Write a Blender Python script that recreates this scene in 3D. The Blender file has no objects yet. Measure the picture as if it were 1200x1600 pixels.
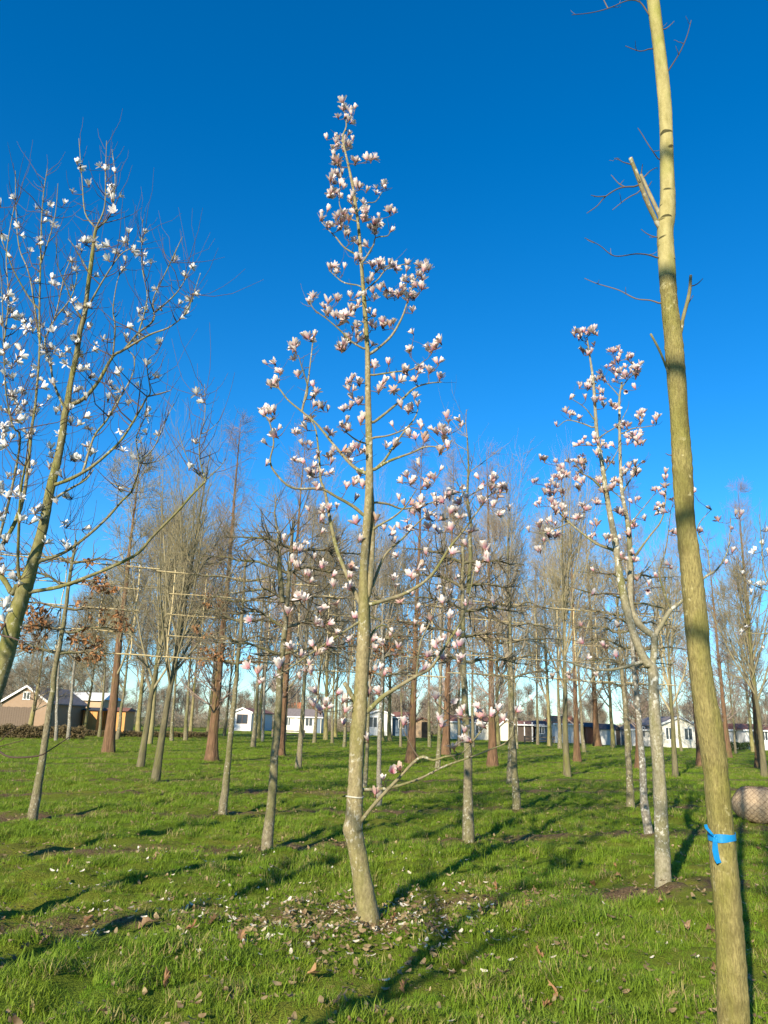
import bpy, math
import numpy as np
from mathutils import Matrix, Vector

# ------------------------------------------------------------------ camera, sky, sun, exposure
scene = bpy.context.scene
COL = scene.collection
FPX = 1200.0                       # focal length in pixels of the 1200x1600 photograph
ROLL = math.radians(1.6)
PITCH = math.atan(330 / 1200)
EYE = 1.6
Fv = np.array([0, math.cos(PITCH), math.sin(PITCH)])
U0 = np.array([0, -math.sin(PITCH), math.cos(PITCH)])
R0 = np.array([1.0, 0, 0])
Rv = math.cos(ROLL) * R0 + math.sin(ROLL) * U0
Uv = -math.sin(ROLL) * R0 + math.cos(ROLL) * U0
CAM = np.array([0, 0, EYE])
cam = bpy.data.cameras.new("camera")
cam.sensor_fit = 'VERTICAL'; cam.sensor_height = 36.0; cam.lens = 36.0 * FPX / 1600
cam.clip_start = 0.05; cam.clip_end = 5000
camo = bpy.data.objects.new("camera", cam); COL.objects.link(camo)
camo.matrix_world = Matrix(((Rv[0], Uv[0], -Fv[0], 0), (Rv[1], Uv[1], -Fv[1], 0), (Rv[2], Uv[2], -Fv[2], EYE), (0, 0, 0, 1)))
scene.camera = camo

SUN_EL = math.radians(22.5)
SHADOW_AZ = math.radians(24.7)     # shadows run away from the camera and to the right
SUN_AZ = SHADOW_AZ + math.pi
world = bpy.data.worlds.new("World"); scene.world = world; world.use_nodes = True
wn = world.node_tree; wn.nodes.clear()
sky = wn.nodes.new('ShaderNodeTexSky'); sky.sky_type = 'NISHITA'; sky.sun_disc = False
sky.sun_elevation = SUN_EL; sky.sun_rotation = SUN_AZ
sky.air_density = 1.0; sky.dust_density = 0.2; sky.ozone_density = 3.0; sky.altitude = 0
hsv = wn.nodes.new('ShaderNodeHueSaturation'); hsv.inputs['Saturation'].default_value = 1.23
tint = wn.nodes.new('ShaderNodeMix'); tint.data_type = 'RGBA'; tint.blend_type = 'MULTIPLY'; tint.inputs[0].default_value = 1.0; tint.inputs[7].default_value = (0.84, 1.06, 1.26, 1)   # the phone's cool white balance
bgn = wn.nodes.new('ShaderNodeBackground'); bgn.inputs['Strength'].default_value = 0.097
wo = wn.nodes.new('ShaderNodeOutputWorld')
wn.links.new(sky.outputs[0], tint.inputs[6]); wn.links.new(tint.outputs[2], hsv.inputs['Color']); wn.links.new(hsv.outputs[0], bgn.inputs[0]); wn.links.new(bgn.outputs[0], wo.inputs[0])

sl = bpy.data.lights.new("sun", 'SUN'); sl.energy = 5.0; sl.angle = math.radians(0.53); sl.color = (1.0, 0.89, 0.70)
so = bpy.data.objects.new("sun", sl); COL.objects.link(so)
sdir = Vector((math.sin(SHADOW_AZ) * math.cos(SUN_EL), math.cos(SHADOW_AZ) * math.cos(SUN_EL), -math.sin(SUN_EL)))
so.rotation_euler = sdir.to_track_quat('-Z', 'Y').to_euler(); so.location = (-8, -15, 20)

vs = scene.view_settings
vs.view_transform = 'Standard'; vs.look = 'None'; vs.gamma = 1.0; vs.use_curve_mapping = False; vs.exposure = 0.80
scene.render.engine = 'CYCLES'
scene.cycles.max_bounces = 6; scene.cycles.transparent_max_bounces = 6; scene.cycles.diffuse_bounces = 3
scene.cycles.transmission_bounces = 3; scene.cycles.glossy_bounces = 2

# ------------------------------------------------------------------ projection helpers
def ray(u, v): return Fv + Rv * (u - 600) / FPX - Uv * (v - 800) / FPX
def gnd(u, v):
    d = ray(u, v); return CAM + d * (-EYE / d[2])
def aty(u, v, y):                  # point of that line of sight on the vertical plane y metres ahead
    d = ray(u, v); return CAM + d * (y / d[1])
def depth(p): return float(np.dot(np.asarray(p) - CAM, Fv))

# orchard rows: 3.7 m apart, running at azimuth 68.3 degrees
RD = np.array([math.sin(math.radians(68.3)), math.cos(math.radians(68.3))])
RN = np.array([-RD[1], RD[0]])
ROW0, ROWS = 3.27, 3.7

def hgt(x, y):
    x = np.asarray(x, float); y = np.asarray(y, float)
    r = np.hypot(x, y)
    a = np.clip(1.2 - r / 45.0, 0, 1)
    h = 0.022 * np.sin(1.7 * x + 0.6 * y + 1) + 0.018 * np.sin(0.9 * x - 1.9 * y + 2) + 0.012 * np.sin(3.3 * x + 2.9 * y) + 0.010 * np.sin(4.1 * y - 2.3 * x + 0.5)
    h = h + 0.034 * np.sin(6.1 * x + 3.7 * y + 0.7) * np.sin(4.3 * y - 5.2 * x) + 0.032 * np.sin(9.3 * x - 7.7 * y + 1.9) * np.sin(8.1 * y + 3.9 * x + .4) + 0.014 * np.sin(13.0 * y + 5.0 * x) * np.sin(11.0 * x - 4.0 * y)
    m = 0.07 * np.exp(-((x - 3.12) ** 2 + (y - 8.75) ** 2) / 0.16)
    return h * a + m

# ------------------------------------------------------------------ mesh helpers
def make_mesh(name, V, quads=None, tris=None, mats=(), smooth=True, matidx=None, attr=None):
    me = bpy.data.meshes.new(name)
    V = np.asarray(V, np.float32).reshape(-1, 3)
    q = np.zeros((0, 4), np.int32) if quads is None else np.asarray(quads, np.int32).reshape(-1, 4)
    t = np.zeros((0, 3), np.int32) if tris is None else np.asarray(tris, np.int32).reshape(-1, 3)
    me.vertices.add(len(V)); me.vertices.foreach_set('co', V.ravel())
    nl = q.size + t.size; nf = len(q) + len(t)
    if nf:
        me.loops.add(nl); me.loops.foreach_set('vertex_index', np.concatenate([q.ravel(), t.ravel()]))
        me.polygons.add(nf)
        me.polygons.foreach_set('loop_start', np.concatenate([np.arange(len(q)) * 4, len(q) * 4 + np.arange(len(t)) * 3]).astype(np.int32))
        me.polygons.foreach_set('use_smooth', np.full(nf, bool(smooth)))
        if matidx is not None: me.polygons.foreach_set('material_index', np.asarray(matidx, np.int32))
    for m in mats: me.materials.append(m)
    if attr:
        for k, a in attr.items():
            at = me.attributes.new(k, 'FLOAT', 'POINT'); at.data.foreach_set('value', np.asarray(a, np.float32))
    me.update(calc_edges=True); me.validate()
    return me

class MB:
    """collects shapes that make up ONE mesh"""
    def __init__(s): s.V = []; s.Q = []; s.T = []; s.n = 0
    def add(s, V, Q=None, T=None):
        V = np.asarray(V, float).reshape(-1, 3)
        if Q is not None and len(Q): s.Q.append(np.asarray(Q, np.int64).reshape(-1, 4) + s.n)
        if T is not None and len(T): s.T.append(np.asarray(T, np.int64).reshape(-1, 3) + s.n)
        s.V.append(V); s.n += len(V); return s
    def box(s, x0, x1, y0, y1, z0, z1):
        V = [(x0, y0, z0), (x1, y0, z0), (x1, y1, z0), (x0, y1, z0), (x0, y0, z1), (x1, y0, z1), (x1, y1, z1), (x0, y1, z1)]
        return s.add(V, [(0, 3, 2, 1), (4, 5, 6, 7), (0, 1, 5, 4), (1, 2, 6, 5), (2, 3, 7, 6), (3, 0, 4, 7)])
    def tubes(s, P, R, sides):
        V, Q = tubes(P, R, sides); return s.add(V, Q)
    def mesh(s, name, mats, smooth=False):
        return make_mesh(name, np.concatenate(s.V), np.concatenate(s.Q) if s.Q else None, np.concatenate(s.T) if s.T else None, mats, smooth)

def tubes(P, R, sides):
    """P (M,n,3), R (M,n): M tapered tubes"""
    P = np.asarray(P, float); R = np.asarray(R, float)
    if P.ndim == 2: P = P[None]; R = R[None]
    M, n, _ = P.shape
    T = np.gradient(P, axis=1); T /= np.linalg.norm(T, axis=2, keepdims=True) + 1e-9
    mean = P[:, -1] - P[:, 0]; mean = mean / (np.linalg.norm(mean, axis=1, keepdims=True) + 1e-9)
    ref = np.where(np.abs(mean[:, 2:3]) > 0.6, np.array([[1.0, 0.13, 0]]), np.array([[0.0, 0.1, 1.0]]))
    A = np.cross(T, ref[:, None, :]); A /= np.linalg.norm(A, axis=2, keepdims=True) + 1e-9
    B = np.cross(T, A)
    th = np.arange(sides) * 2 * math.pi / sides
    V = P[:, :, None, :] + R[:, :, None, None] * (A[:, :, None, :] * np.cos(th)[None, None, :, None] + B[:, :, None, :] * np.sin(th)[None, None, :, None])
    i = np.arange(M)[:, None, None] * n * sides + np.arange(n - 1)[None, :, None] * sides
    k = np.arange(sides)[None, None, :]; k2 = (np.arange(sides) + 1) % sides
    Q = np.stack([i + k, i + k2[None, None, :], i + sides + k2[None, None, :], i + sides + k], axis=-1).reshape(-1, 4)
    return V.reshape(-1, 3), Q

def spline(pts, step):
    """Catmull-Rom through rows of pts (any columns), resampled about every `step` (first 2 or 3 cols)"""
    pts = np.asarray(pts, float)
    P = np.vstack([2 * pts[0] - pts[1], pts, 2 * pts[-1] - pts[-2]])
    out = []
    for i in range(1, len(P) - 2):
        d = np.linalg.norm(P[i + 1][:2] - P[i][:2]); m = max(2, int(d / step) + 1)
        t = np.linspace(0, 1, m, endpoint=False)[:, None]
        p0, p1, p2, p3 = P[i - 1], P[i], P[i + 1], P[i + 2]
        out.append(0.5 * (2 * p1 + (p2 - p0) * t + (2 * p0 - 5 * p1 + 4 * p2 - p3) * t * t + (-p0 + 3 * p1 - 3 * p2 + p3) * t ** 3))
    out.append(pts[-1:])
    return np.vstack(out)

def empty(name, loc, label, cat, group=None, rz=0.0):
    o = bpy.data.objects.new(name, None); COL.objects.link(o)
    o.empty_display_size = 0.3
    o.location = [float(c) for c in loc]; o.rotation_euler = (0, 0, rz)
    o['label'] = label; o['category'] = cat
    if group: o['group'] = group
    return o
def part(name, me, parent, kind=None, label=None):
    o = bpy.data.objects.new(name, me); COL.objects.link(o); o.parent = parent
    if kind: o['kind'] = kind
    if label: o['label'] = label
    return o
def top(name, me, label=None, cat=None, group=None, kind=None, loc=(0, 0, 0)):
    o = bpy.data.objects.new(name, me); COL.objects.link(o); o.location = [float(c) for c in loc]
    if label: o['label'] = label
    if cat: o['category'] = cat
    if group: o['group'] = group
    if kind: o['kind'] = kind
    return o
def copy_tree(root, parent=None):
    c = root.copy(); COL.objects.link(c); c.parent = parent
    for ch in list(root.children): copy_tree(ch, c)
    return c

# ------------------------------------------------------------------ materials
class NT:
    def __init__(s, name):
        s.m = bpy.data.materials.new(name); s.m.use_nodes = True; s.t = s.m.node_tree; s.t.nodes.clear()
        s.out = s.t.nodes.new('ShaderNodeOutputMaterial')
    def n(s, typ, **kw):
        nd = s.t.nodes.new(typ)
        for k, v in kw.items():
            if k.startswith('i_'):
                key = k[2:]; key = int(key) if key.isdigit() else key.replace('_', ' ')
                nd.inputs[key].default_value = v
            else: setattr(nd, k, v)
        return nd
    def l(s, a, b): s.t.links.new(a, b)
    def noise(s, vec, scale, detail=4, rough=0.6):
        nd = s.n('ShaderNodeTexNoise'); nd.inputs['Scale'].default_value = scale; nd.inputs['Detail'].default_value = detail; nd.inputs['Roughness'].default_value = rough
        if vec is not None: s.l(vec, nd.inputs['Vector'])
        return nd.outputs[0]
    def ramp(s, fac, a, b, ca=(0, 0, 0, 1), cb=(1, 1, 1, 1)):
        r = s.n('ShaderNodeValToRGB'); e = r.color_ramp.elements
        e[0].position = a; e[0].color = ca; e[1].position = b; e[1].color = cb
        s.l(fac, r.inputs[0]); return r.outputs[0]
    def mix(s, fac, a, b, mode='MIX'):
        m = s.n('ShaderNodeMix', data_type='RGBA', blend_type=mode)
        for sock, v in ((m.inputs[0], fac), (m.inputs[6], a), (m.inputs[7], b)):
            if isinstance(v, (int, float)): sock.default_value = v
            elif isinstance(v, (tuple, list)): sock.default_value = tuple(v) + ((1,) if len(v) == 3 else ())
            else: s.l(v, sock)
        return m.outputs[2]
    def math(s, op, a, b=None):
        m = s.n('ShaderNodeMath', operation=op)
        for i, v in enumerate((a, b)):
            if v is None: continue
            if isinstance(v, (int, float)): m.inputs[i].default_value = v
            else: s.l(v, m.inputs[i])
        return m.outputs[0]
    def scaled(s, vec, sc):
        m = s.n('ShaderNodeVectorMath', operation='MULTIPLY'); s.l(vec, m.inputs[0]); m.inputs[1].default_value = sc; return m.outputs[0]
    def bsdf(s, col, rough=0.8, bump=None, bstr=0.4, bdist=0.01, spec=0.3, trans=0.0, tcol=None):
        b = s.n('ShaderNodeBsdfPrincipled'); b.inputs['Roughness'].default_value = rough
        b.inputs['Specular IOR Level'].default_value = spec
        if isinstance(col, (tuple, list)): b.inputs['Base Color'].default_value = tuple(col[:3]) + (1,)
        else: s.l(col, b.inputs['Base Color'])
        if bump is not None:
            bp = s.n('ShaderNodeBump'); bp.inputs['Strength'].default_value = bstr; bp.inputs['Distance'].default_value = bdist
            s.l(bump, bp.inputs['Height']); s.l(bp.outputs[0], b.inputs['Normal'])
        o = b.outputs[0]
        if trans > 0:
            tr = s.n('ShaderNodeBsdfTranslucent')
            c = tcol if tcol is not None else col
            if isinstance(c, (tuple, list)): tr.inputs[0].default_value = tuple(c[:3]) + (1,)
            else: s.l(c, tr.inputs[0])
            mx = s.n('ShaderNodeMixShader'); mx.inputs[0].default_value = trans
            s.l(o, mx.inputs[1]); s.l(tr.outputs[0], mx.inputs[2]); o = mx.outputs[0]
        s.l(o, s.out.inputs[0]); return s.m

def plain(name, col, rough=0.7, var=0.15, scale=6, spec=0.3):
    t = NT(name); c = t.n('ShaderNodeTexCoord').outputs['Object']
    nz = t.noise(c, scale, 5)
    dark = tuple(x * (1 - var) for x in col); lite = tuple(min(1, x * (1 + var)) for x in col)
    return t.bsdf(t.ramp(nz, 0.3, 0.7, dark + (1,), lite + (1,)), rough, nz, 0.15, 0.01, spec)

def bark(name, ca, cb, moss=None, mossamt=0.5, spots=None, spotamt=0.6, stretch=0.25, bscale=30, bstr=0.7, scars=None, bdist=0.012, blotch=None):
    t = NT(name); c = t.n('ShaderNodeTexCoord').outputs['Object']
    oi = t.n('ShaderNodeObjectInfo').outputs['Random']
    off = t.n('ShaderNodeVectorMath', operation='ADD'); t.l(c, off.inputs[0])
    cx = t.n('ShaderNodeCombineXYZ'); t.l(t.math('MULTIPLY', oi, 17.0), cx.inputs[0]); t.l(cx.outputs[0], off.inputs[1])
    p = off.outputs[0]
    st = t.scaled(p, (1, 1, stretch))
    fine = t.noise(st, bscale, 6, 0.7)
    big = t.noise(t.scaled(p, (1, 1, 0.45)), 3.2, 5, 0.65)
    col = t.mix(t.ramp(fine, 0.32, 0.68), ca, cb)
    if moss:
        mf = t.ramp(big, 0.62 - 0.35 * mossamt, 0.80 - 0.30 * mossamt)
        col = t.mix(mf, col, t.mix(t.ramp(fine, 0.3, 0.75), tuple(x * 0.6 for x in moss), moss))
    if blotch:
        bf = t.noise(t.scaled(p, (1, 1, .7)), 4.5, 5, .7)
        col = t.mix(t.math('MULTIPLY', t.ramp(bf, .50, .68), .75), col, blotch)
    if spots:
        s1 = t.noise(t.scaled(p, (1, 1, 0.8)), 26, 3, 0.6); s2 = t.noise(p, 2.3, 3, 0.5)
        sf = t.math('MULTIPLY', t.ramp(s1, 0.60 - 0.06 * spotamt, 0.66 - 0.06 * spotamt), t.ramp(s2, 0.40, 0.62))
        col = t.mix(sf, col, spots)
    if scars:                       # dark crosswise marks of old branch collars
        v = t.noise(t.scaled(p, (1, 1, 3.2)), 5.5, 2, 0.4)
        col = t.mix(t.ramp(v, 0.66, 0.70), col, scars)
    hgtv = t.math('ADD', fine, t.math('MULTIPLY', t.noise(st, bscale * 0.3, 3), 0.8))
    return t.bsdf(col, 0.85, hgtv, bstr, bdist, 0.2)

def twigmat(name, ca, cb):
    t = NT(name); c = t.n('ShaderNodeTexCoord').outputs['Object']
    oi = t.n('ShaderNodeObjectInfo').outputs['Random']
    f = t.math('ADD', t.math('MULTIPLY', t.noise(c, 1.3, 3), 0.8), t.math('MULTIPLY', oi, 0.3))
    return t.bsdf(t.ramp(f, 0.35, 0.75, ca + (1,), cb + (1,)), 0.75, spec=0.25)

M_magbark = bark('magnolia_bark', (0.15, 0.12, 0.06), (0.34, 0.285, 0.15), (0.225, 0.205, 0.065), 0.45, (0.46, 0.43, 0.33), 0.35, 0.55, 46, 0.8)
M_maglimb = bark('magnolia_limb_bark', (0.14, 0.115, 0.065), (0.29, 0.25, 0.145), (0.20, 0.20, 0.06), 0.5, (0.42, 0.40, 0.31), 0.3, 0.5, 40, 0.4, bdist=0.006)
M_mossmag = bark('mossy_magnolia_bark', (0.085, 0.075, 0.038), (0.25, 0.22, 0.11), (0.205, 0.20, 0.045), 0.55, (0.38, 0.36, 0.25), 0.35, 0.5, 30, 0.5)
M_palemag = bark('pale_magnolia_bark', (0.155, 0.135, 0.08), (0.33, 0.295, 0.20), (0.215, 0.205, 0.08), 0.35, (0.56, 0.54, 0.45), 0.9, 0.6, 46, 0.8)
M_front = bark('golden_olive_bark', (0.14, 0.112, 0.042), (0.37, 0.31, 0.115), (0.25, 0.235, 0.05), 0.55, (0.5, 0.44, 0.22), 0.1, 0.22, 120, 1.0, bdist=0.012, blotch=(0.105, 0.085, 0.028))
M_fronttop = bark('smooth_olive_upper_bark', (0.26, 0.22, 0.08), (0.42, 0.36, 0.16), (0.25, 0.25, 0.05), 0.4, None, 0, 0.4, 20, 0.5, (0.06, 0.055, 0.02))
M_twig = twigmat('magnolia_twig', (0.060, 0.040, 0.025), (0.155, 0.115, 0.072))
M_twigdark = twigmat('dark_purple_twig', (0.048, 0.030, 0.022), (0.115, 0.078, 0.056))
M_young = bark('young_grey_green_bark', (0.095, 0.078, 0.048), (0.25, 0.215, 0.13), (0.16, 0.155, 0.06), 0.5, (0.44, 0.42, 0.33), 0.3, 0.6, 38, 0.8)
M_birchy = bark('speckled_pale_bark', (0.105, 0.092, 0.066), (0.27, 0.245, 0.19), None, 0, (0.58, 0.56, 0.48), 1.1, 0.7, 40, 0.7)
M_redbark = bark('red_brown_fibrous_bark', (0.065, 0.038, 0.022), (0.27, 0.155, 0.085), (0.20, 0.16, 0.06), 0.3, None, 0, 0.07, 26, 1.0, bdist=0.06)
M_hornbark = bark('grey_olive_bark', (0.075, 0.065, 0.038), (0.19, 0.165, 0.09), (0.17, 0.165, 0.05), 0.4, None, 0, 0.3, 12, 0.6, bdist=0.03)
M_yellowbark = bark('yellow_green_bark', (0.15, 0.125, 0.06), (0.31, 0.27, 0.13), (0.28, 0.26, 0.07), 0.4, None, 0, 0.4, 14, 0.5, bdist=0.02)
M_esptwig = twigmat('grey_olive_spur_twig', (0.12, 0.095, 0.055), (0.27, 0.22, 0.135))
M_redtwig = twigmat('red_brown_fine_twig', (0.20, 0.145, 0.115), (0.36, 0.27, 0.22))
M_horntwig = twigmat('olive_grey_fine_twig', (0.17, 0.145, 0.08), (0.33, 0.28, 0.165))
M_greytwig = twigmat('grey_brown_fine_twig', (0.17, 0.145, 0.10), (0.34, 0.285, 0.205))
M_farwood = twigmat('far_brown_wood', (0.13, 0.11, 0.078), (0.25, 0.205, 0.145))
M_cane = plain('bamboo_cane', (0.50, 0.40, 0.21), 0.6, 0.3, 30)

def flower_mats(pinkness, base):
    t = NT('magnolia_tepal'); a = t.n('ShaderNodeAttribute', attribute_name='along').outputs['Fac']
    oi = t.n('ShaderNodeObjectInfo').outputs['Random']
    f = t.math('ADD', a, t.math('MULTIPLY', t.math('SUBTRACT', oi, 0.5), 0.3))
    pk = tuple(base[i] * (1 - pinkness) + (0.55, 0.16, 0.25)[i] * pinkness for i in range(3))
    col = t.ramp(f, 0.08, 0.75, pk + (1,), base + (1,))
    return t.bsdf(col, 0.6, None, spec=0.25, trans=0.30)
M_tepal = flower_mats(0.85, (0.79, 0.70, 0.63))
M_tepalw = flower_mats(0.16, (0.84, 0.82, 0.77))
M_tepalold = flower_mats(0.6, (0.60, 0.46, 0.34))
M_scale = plain('brown_bud_scale', (0.16, 0.085, 0.04), 0.8, 0.3, 60)

# ground
def ground_material():
    t = NT('grass_soil_ground'); pos = t.n('ShaderNodeNewGeometry').outputs['Position']
    dp = t.n('ShaderNodeVectorMath', operation='DOT_PRODUCT'); t.l(pos, dp.inputs[0]); dp.inputs[1].default_value = (RN[0], RN[1], 0)
    s = t.math('PINGPONG', t.math('SUBTRACT', dp.outputs['Value'], ROW0 - 370.0), ROWS / 2)   # 0 on a row
    n1 = t.noise(pos, 1.1, 5, 0.62); n2 = t.noise(pos, 9, 5, 0.7); n3 = t.noise(pos, 0.35, 3, 0.5); n4 = t.noise(pos, 55, 3, 0.7)
    strip = t.math('MAXIMUM', t.math('SUBTRACT', 1.05, t.math('MULTIPLY', s, 1.9)), -0.2)
    soilf = t.ramp(t.math('ADD', t.math('MULTIPLY', strip, 0.21), t.math('ADD', t.math('MULTIPLY', n1, .6), t.math('MULTIPLY', n2, .4))), 0.58, 0.72)
    g = t.mix(t.ramp(n2, 0.3, 0.7), (0.075, 0.12, 0.010), (0.15, 0.215, 0.018))
    g = t.mix(t.ramp(n3, 0.4, 0.62), g, (0.19, 0.20, 0.025))
    soil = t.mix(t.ramp(n4, 0.35, 0.7), (0.10, 0.062, 0.03), (0.28, 0.19, 0.10))
    far = t.math('ADD', t.math('MULTIPLY', n2, 0.6), n4)
    return t.bsdf(t.mix(soilf, g, soil), 0.95, far, 0.9, 0.05, 0.1)
M_ground = ground_material()

def grass_material():
    t = NT('grass_blade'); oi = t.n('ShaderNodeObjectInfo'); r = oi.outputs['Random']
    pos = t.n('ShaderNodeNewGeometry').outputs['Position']
    n = t.noise(t.scaled(pos, (1, 1, 0)), 0.8, 4, 0.6); n2 = t.noise(t.scaled(pos, (1, 1, 0)), 3.5, 3, 0.6)
    col = t.mix(t.ramp(n, 0.38, 0.62), (0.135, 0.30, 0.012), (0.285, 0.405, 0.018))
    col = t.mix(t.ramp(n2, 0.45, 0.75), col, (0.25, 0.32, 0.025))
    ck = t.n('ShaderNodeAttribute', attribute_name='clump', attribute_type='INSTANCER').outputs['Fac']
    col = t.mix(t.math('MULTIPLY', t.ramp(ck, .35, .85), .55), col, (0.065, 0.215, 0.016))      # tussocks of darker coarse grass
    col = t.mix(t.math('MULTIPLY', t.ramp(ck, .45, .10), .4), col, (0.25, 0.30, 0.025))       # short mossy turf
    col = t.mix(t.math('MULTIPLY', r, 0.30), col, (0.05, 0.12, 0.02))
    col = t.mix(t.ramp(r, 0.88, 0.89), col, (0.40, 0.32, 0.13))
    tip = t.n('ShaderNodeAttribute', attribute_name='along').outputs['Fac']
    col = t.mix(t.math('MULTIPLY', tip, 0.3), col, (0.30, 0.35, 0.05))
    return t.bsdf(col, 0.6, None, spec=0.2, trans=0.35)
M_grass = grass_material()

# ------------------------------------------------------------------ the ground
def axis(lo, hi, near_lo, near_hi, step, grow=1.13):
    a = list(np.arange(near_lo, near_hi + step / 2, step)); s = step
    while a[-1] < hi: s *= grow; a.append(a[-1] + s)
    s = step; b = [near_lo]
    while b[-1] > lo: s *= grow; b.append(b[-1] - s)
    return np.array(b[:0:-1] + a)
gx = axis(-1500, 1500, -7, 9, 0.14); gy = axis(-300, 2500, 2.0, 20, 0.14)
GX, GY = np.meshgrid(gx, gy)
GV = np.stack([GX, GY, hgt(GX, GY)], -1).reshape(-1, 3)
ny, nx = GX.shape
ii = (np.arange(ny - 1)[:, None] * nx + np.arange(nx - 1)[None, :]).ravel()
top('ground', make_mesh('ground', GV, np.stack([ii, ii + 1, ii + nx + 1, ii + nx], -1), None, [M_ground]), kind='structure')

# ------------------------------------------------------------------ magnolia flowers
def flower_mesh(seed, style, tep, scale_mat):
    """style: 0 closed vase, 1 half open, 2 loose open star"""
    r = np.random.default_rng(seed); V = []; Q = []; T = []; along = []; mi = []
    nt = (6, 7, 8)[style]; n = 0
    L0 = 0.085
    for k in range(nt):
        inner = k % 2
        az = 2 * math.pi * k / nt + r.uniform(-0.25, 0.25)
        L = L0 * r.uniform(0.85, 1.1) * (1.0 if style < 2 else 0.92); W = L * (0.42, 0.40, 0.33)[style] * r.uniform(0.85, 1.1)
        op = (0.10, 0.42, 0.95)[style] * r.uniform(0.6, 1.4) * (0.75 if inner else 1.15)
        curl = (-0.25, 0.15, 0.75)[style] * r.uniform(0.4, 1.3)
        rad, z, ang = 0.004, 0.0, op + (0.25, 0.15, 0.0)[style]
        rows = 4
        for i in range(rows):
            t = i / (rows - 1)
            w = W * (0.32, 0.95, 1.05, 0.50)[i] * 0.5
            cup = w * 0.45
            er = np.array([math.cos(az), math.sin(az), 0]); et = np.array([-math.sin(az), math.cos(az), 0])
            c = er * rad + np.array([0, 0, z])
            nrm = np.array([math.cos(az) * math.cos(ang), math.sin(az) * math.cos(ang), -math.sin(ang)])
            V += [c + et * w - nrm * cup * 0.6, c + nrm * cup * 0.3, c - et * w - nrm * cup * 0.6]; along += [t] * 3
            ds = L / (rows - 1)
            rad += math.sin(ang) * ds; z += math.cos(ang) * ds; ang += curl / (rows - 1) * (1 if i else (-0.8 if style == 0 else 0.6))
        for i in range(rows - 1):
            b = n + i * 3
            Q += [(b, b + 1, b + 4, b + 3), (b + 1, b + 2, b + 5, b + 4)]; mi += [0, 0]
        n += rows * 3
    ca = []                                           # bud scales and flower stalk
    base = len(V)
    for k in range(5):
        a = 2 * math.pi * k / 5; ca.append((0.0035 * math.cos(a), 0.0035 * math.sin(a), -0.022))
    for k in range(5):
        a = 2 * math.pi * k / 5; ca.append((0.0125 * math.cos(a), 0.0125 * math.sin(a), 0.013))
    V += [np.array(c) for c in ca]; along += [0] * 10
    for k in range(5):
        k2 = (k + 1) % 5; Q.append((base + k, base + k2, base + 5 + k2, base + 5 + k)); mi.append(1)
    return make_mesh('flower', np.array(V), Q, None, [tep, scale_mat], True, mi, {'along': along})
FL_pink = [flower_mesh(s, st, M_tepalold if s in (7, 10) else M_tepal, M_scale) for s, st in enumerate((0, 0, 0, 1, 1, 1, 1, 2, 0, 1, 1, 0))]
FL_white = [flower_mesh(50 + s, st, M_tepalw, M_scale) for s, st in enumerate((2, 1, 2, 1, 1, 0, 2, 1))]

def mesh_arrays(me):
    V = np.empty(len(me.vertices) * 3, np.float32); me.vertices.foreach_get('co', V)
    Q = np.empty(len(me.loops), np.int32); me.loops.foreach_get('vertex_index', Q)
    A = np.empty(len(me.vertices), np.float32); me.attributes['along'].data.foreach_get('value', A)
    I = np.empty(len(me.polygons), np.int32); me.polygons.foreach_get('material_index', I)
    return V.reshape(-1, 3), Q.reshape(-1, 4), A, I

# ------------------------------------------------------------------ traced trees
def crop(x0, y0, sc):
    return lambda pts: [(x0 + p[0] / sc, y0 + p[1] / sc) + tuple(p[2:]) for p in pts]

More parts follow.
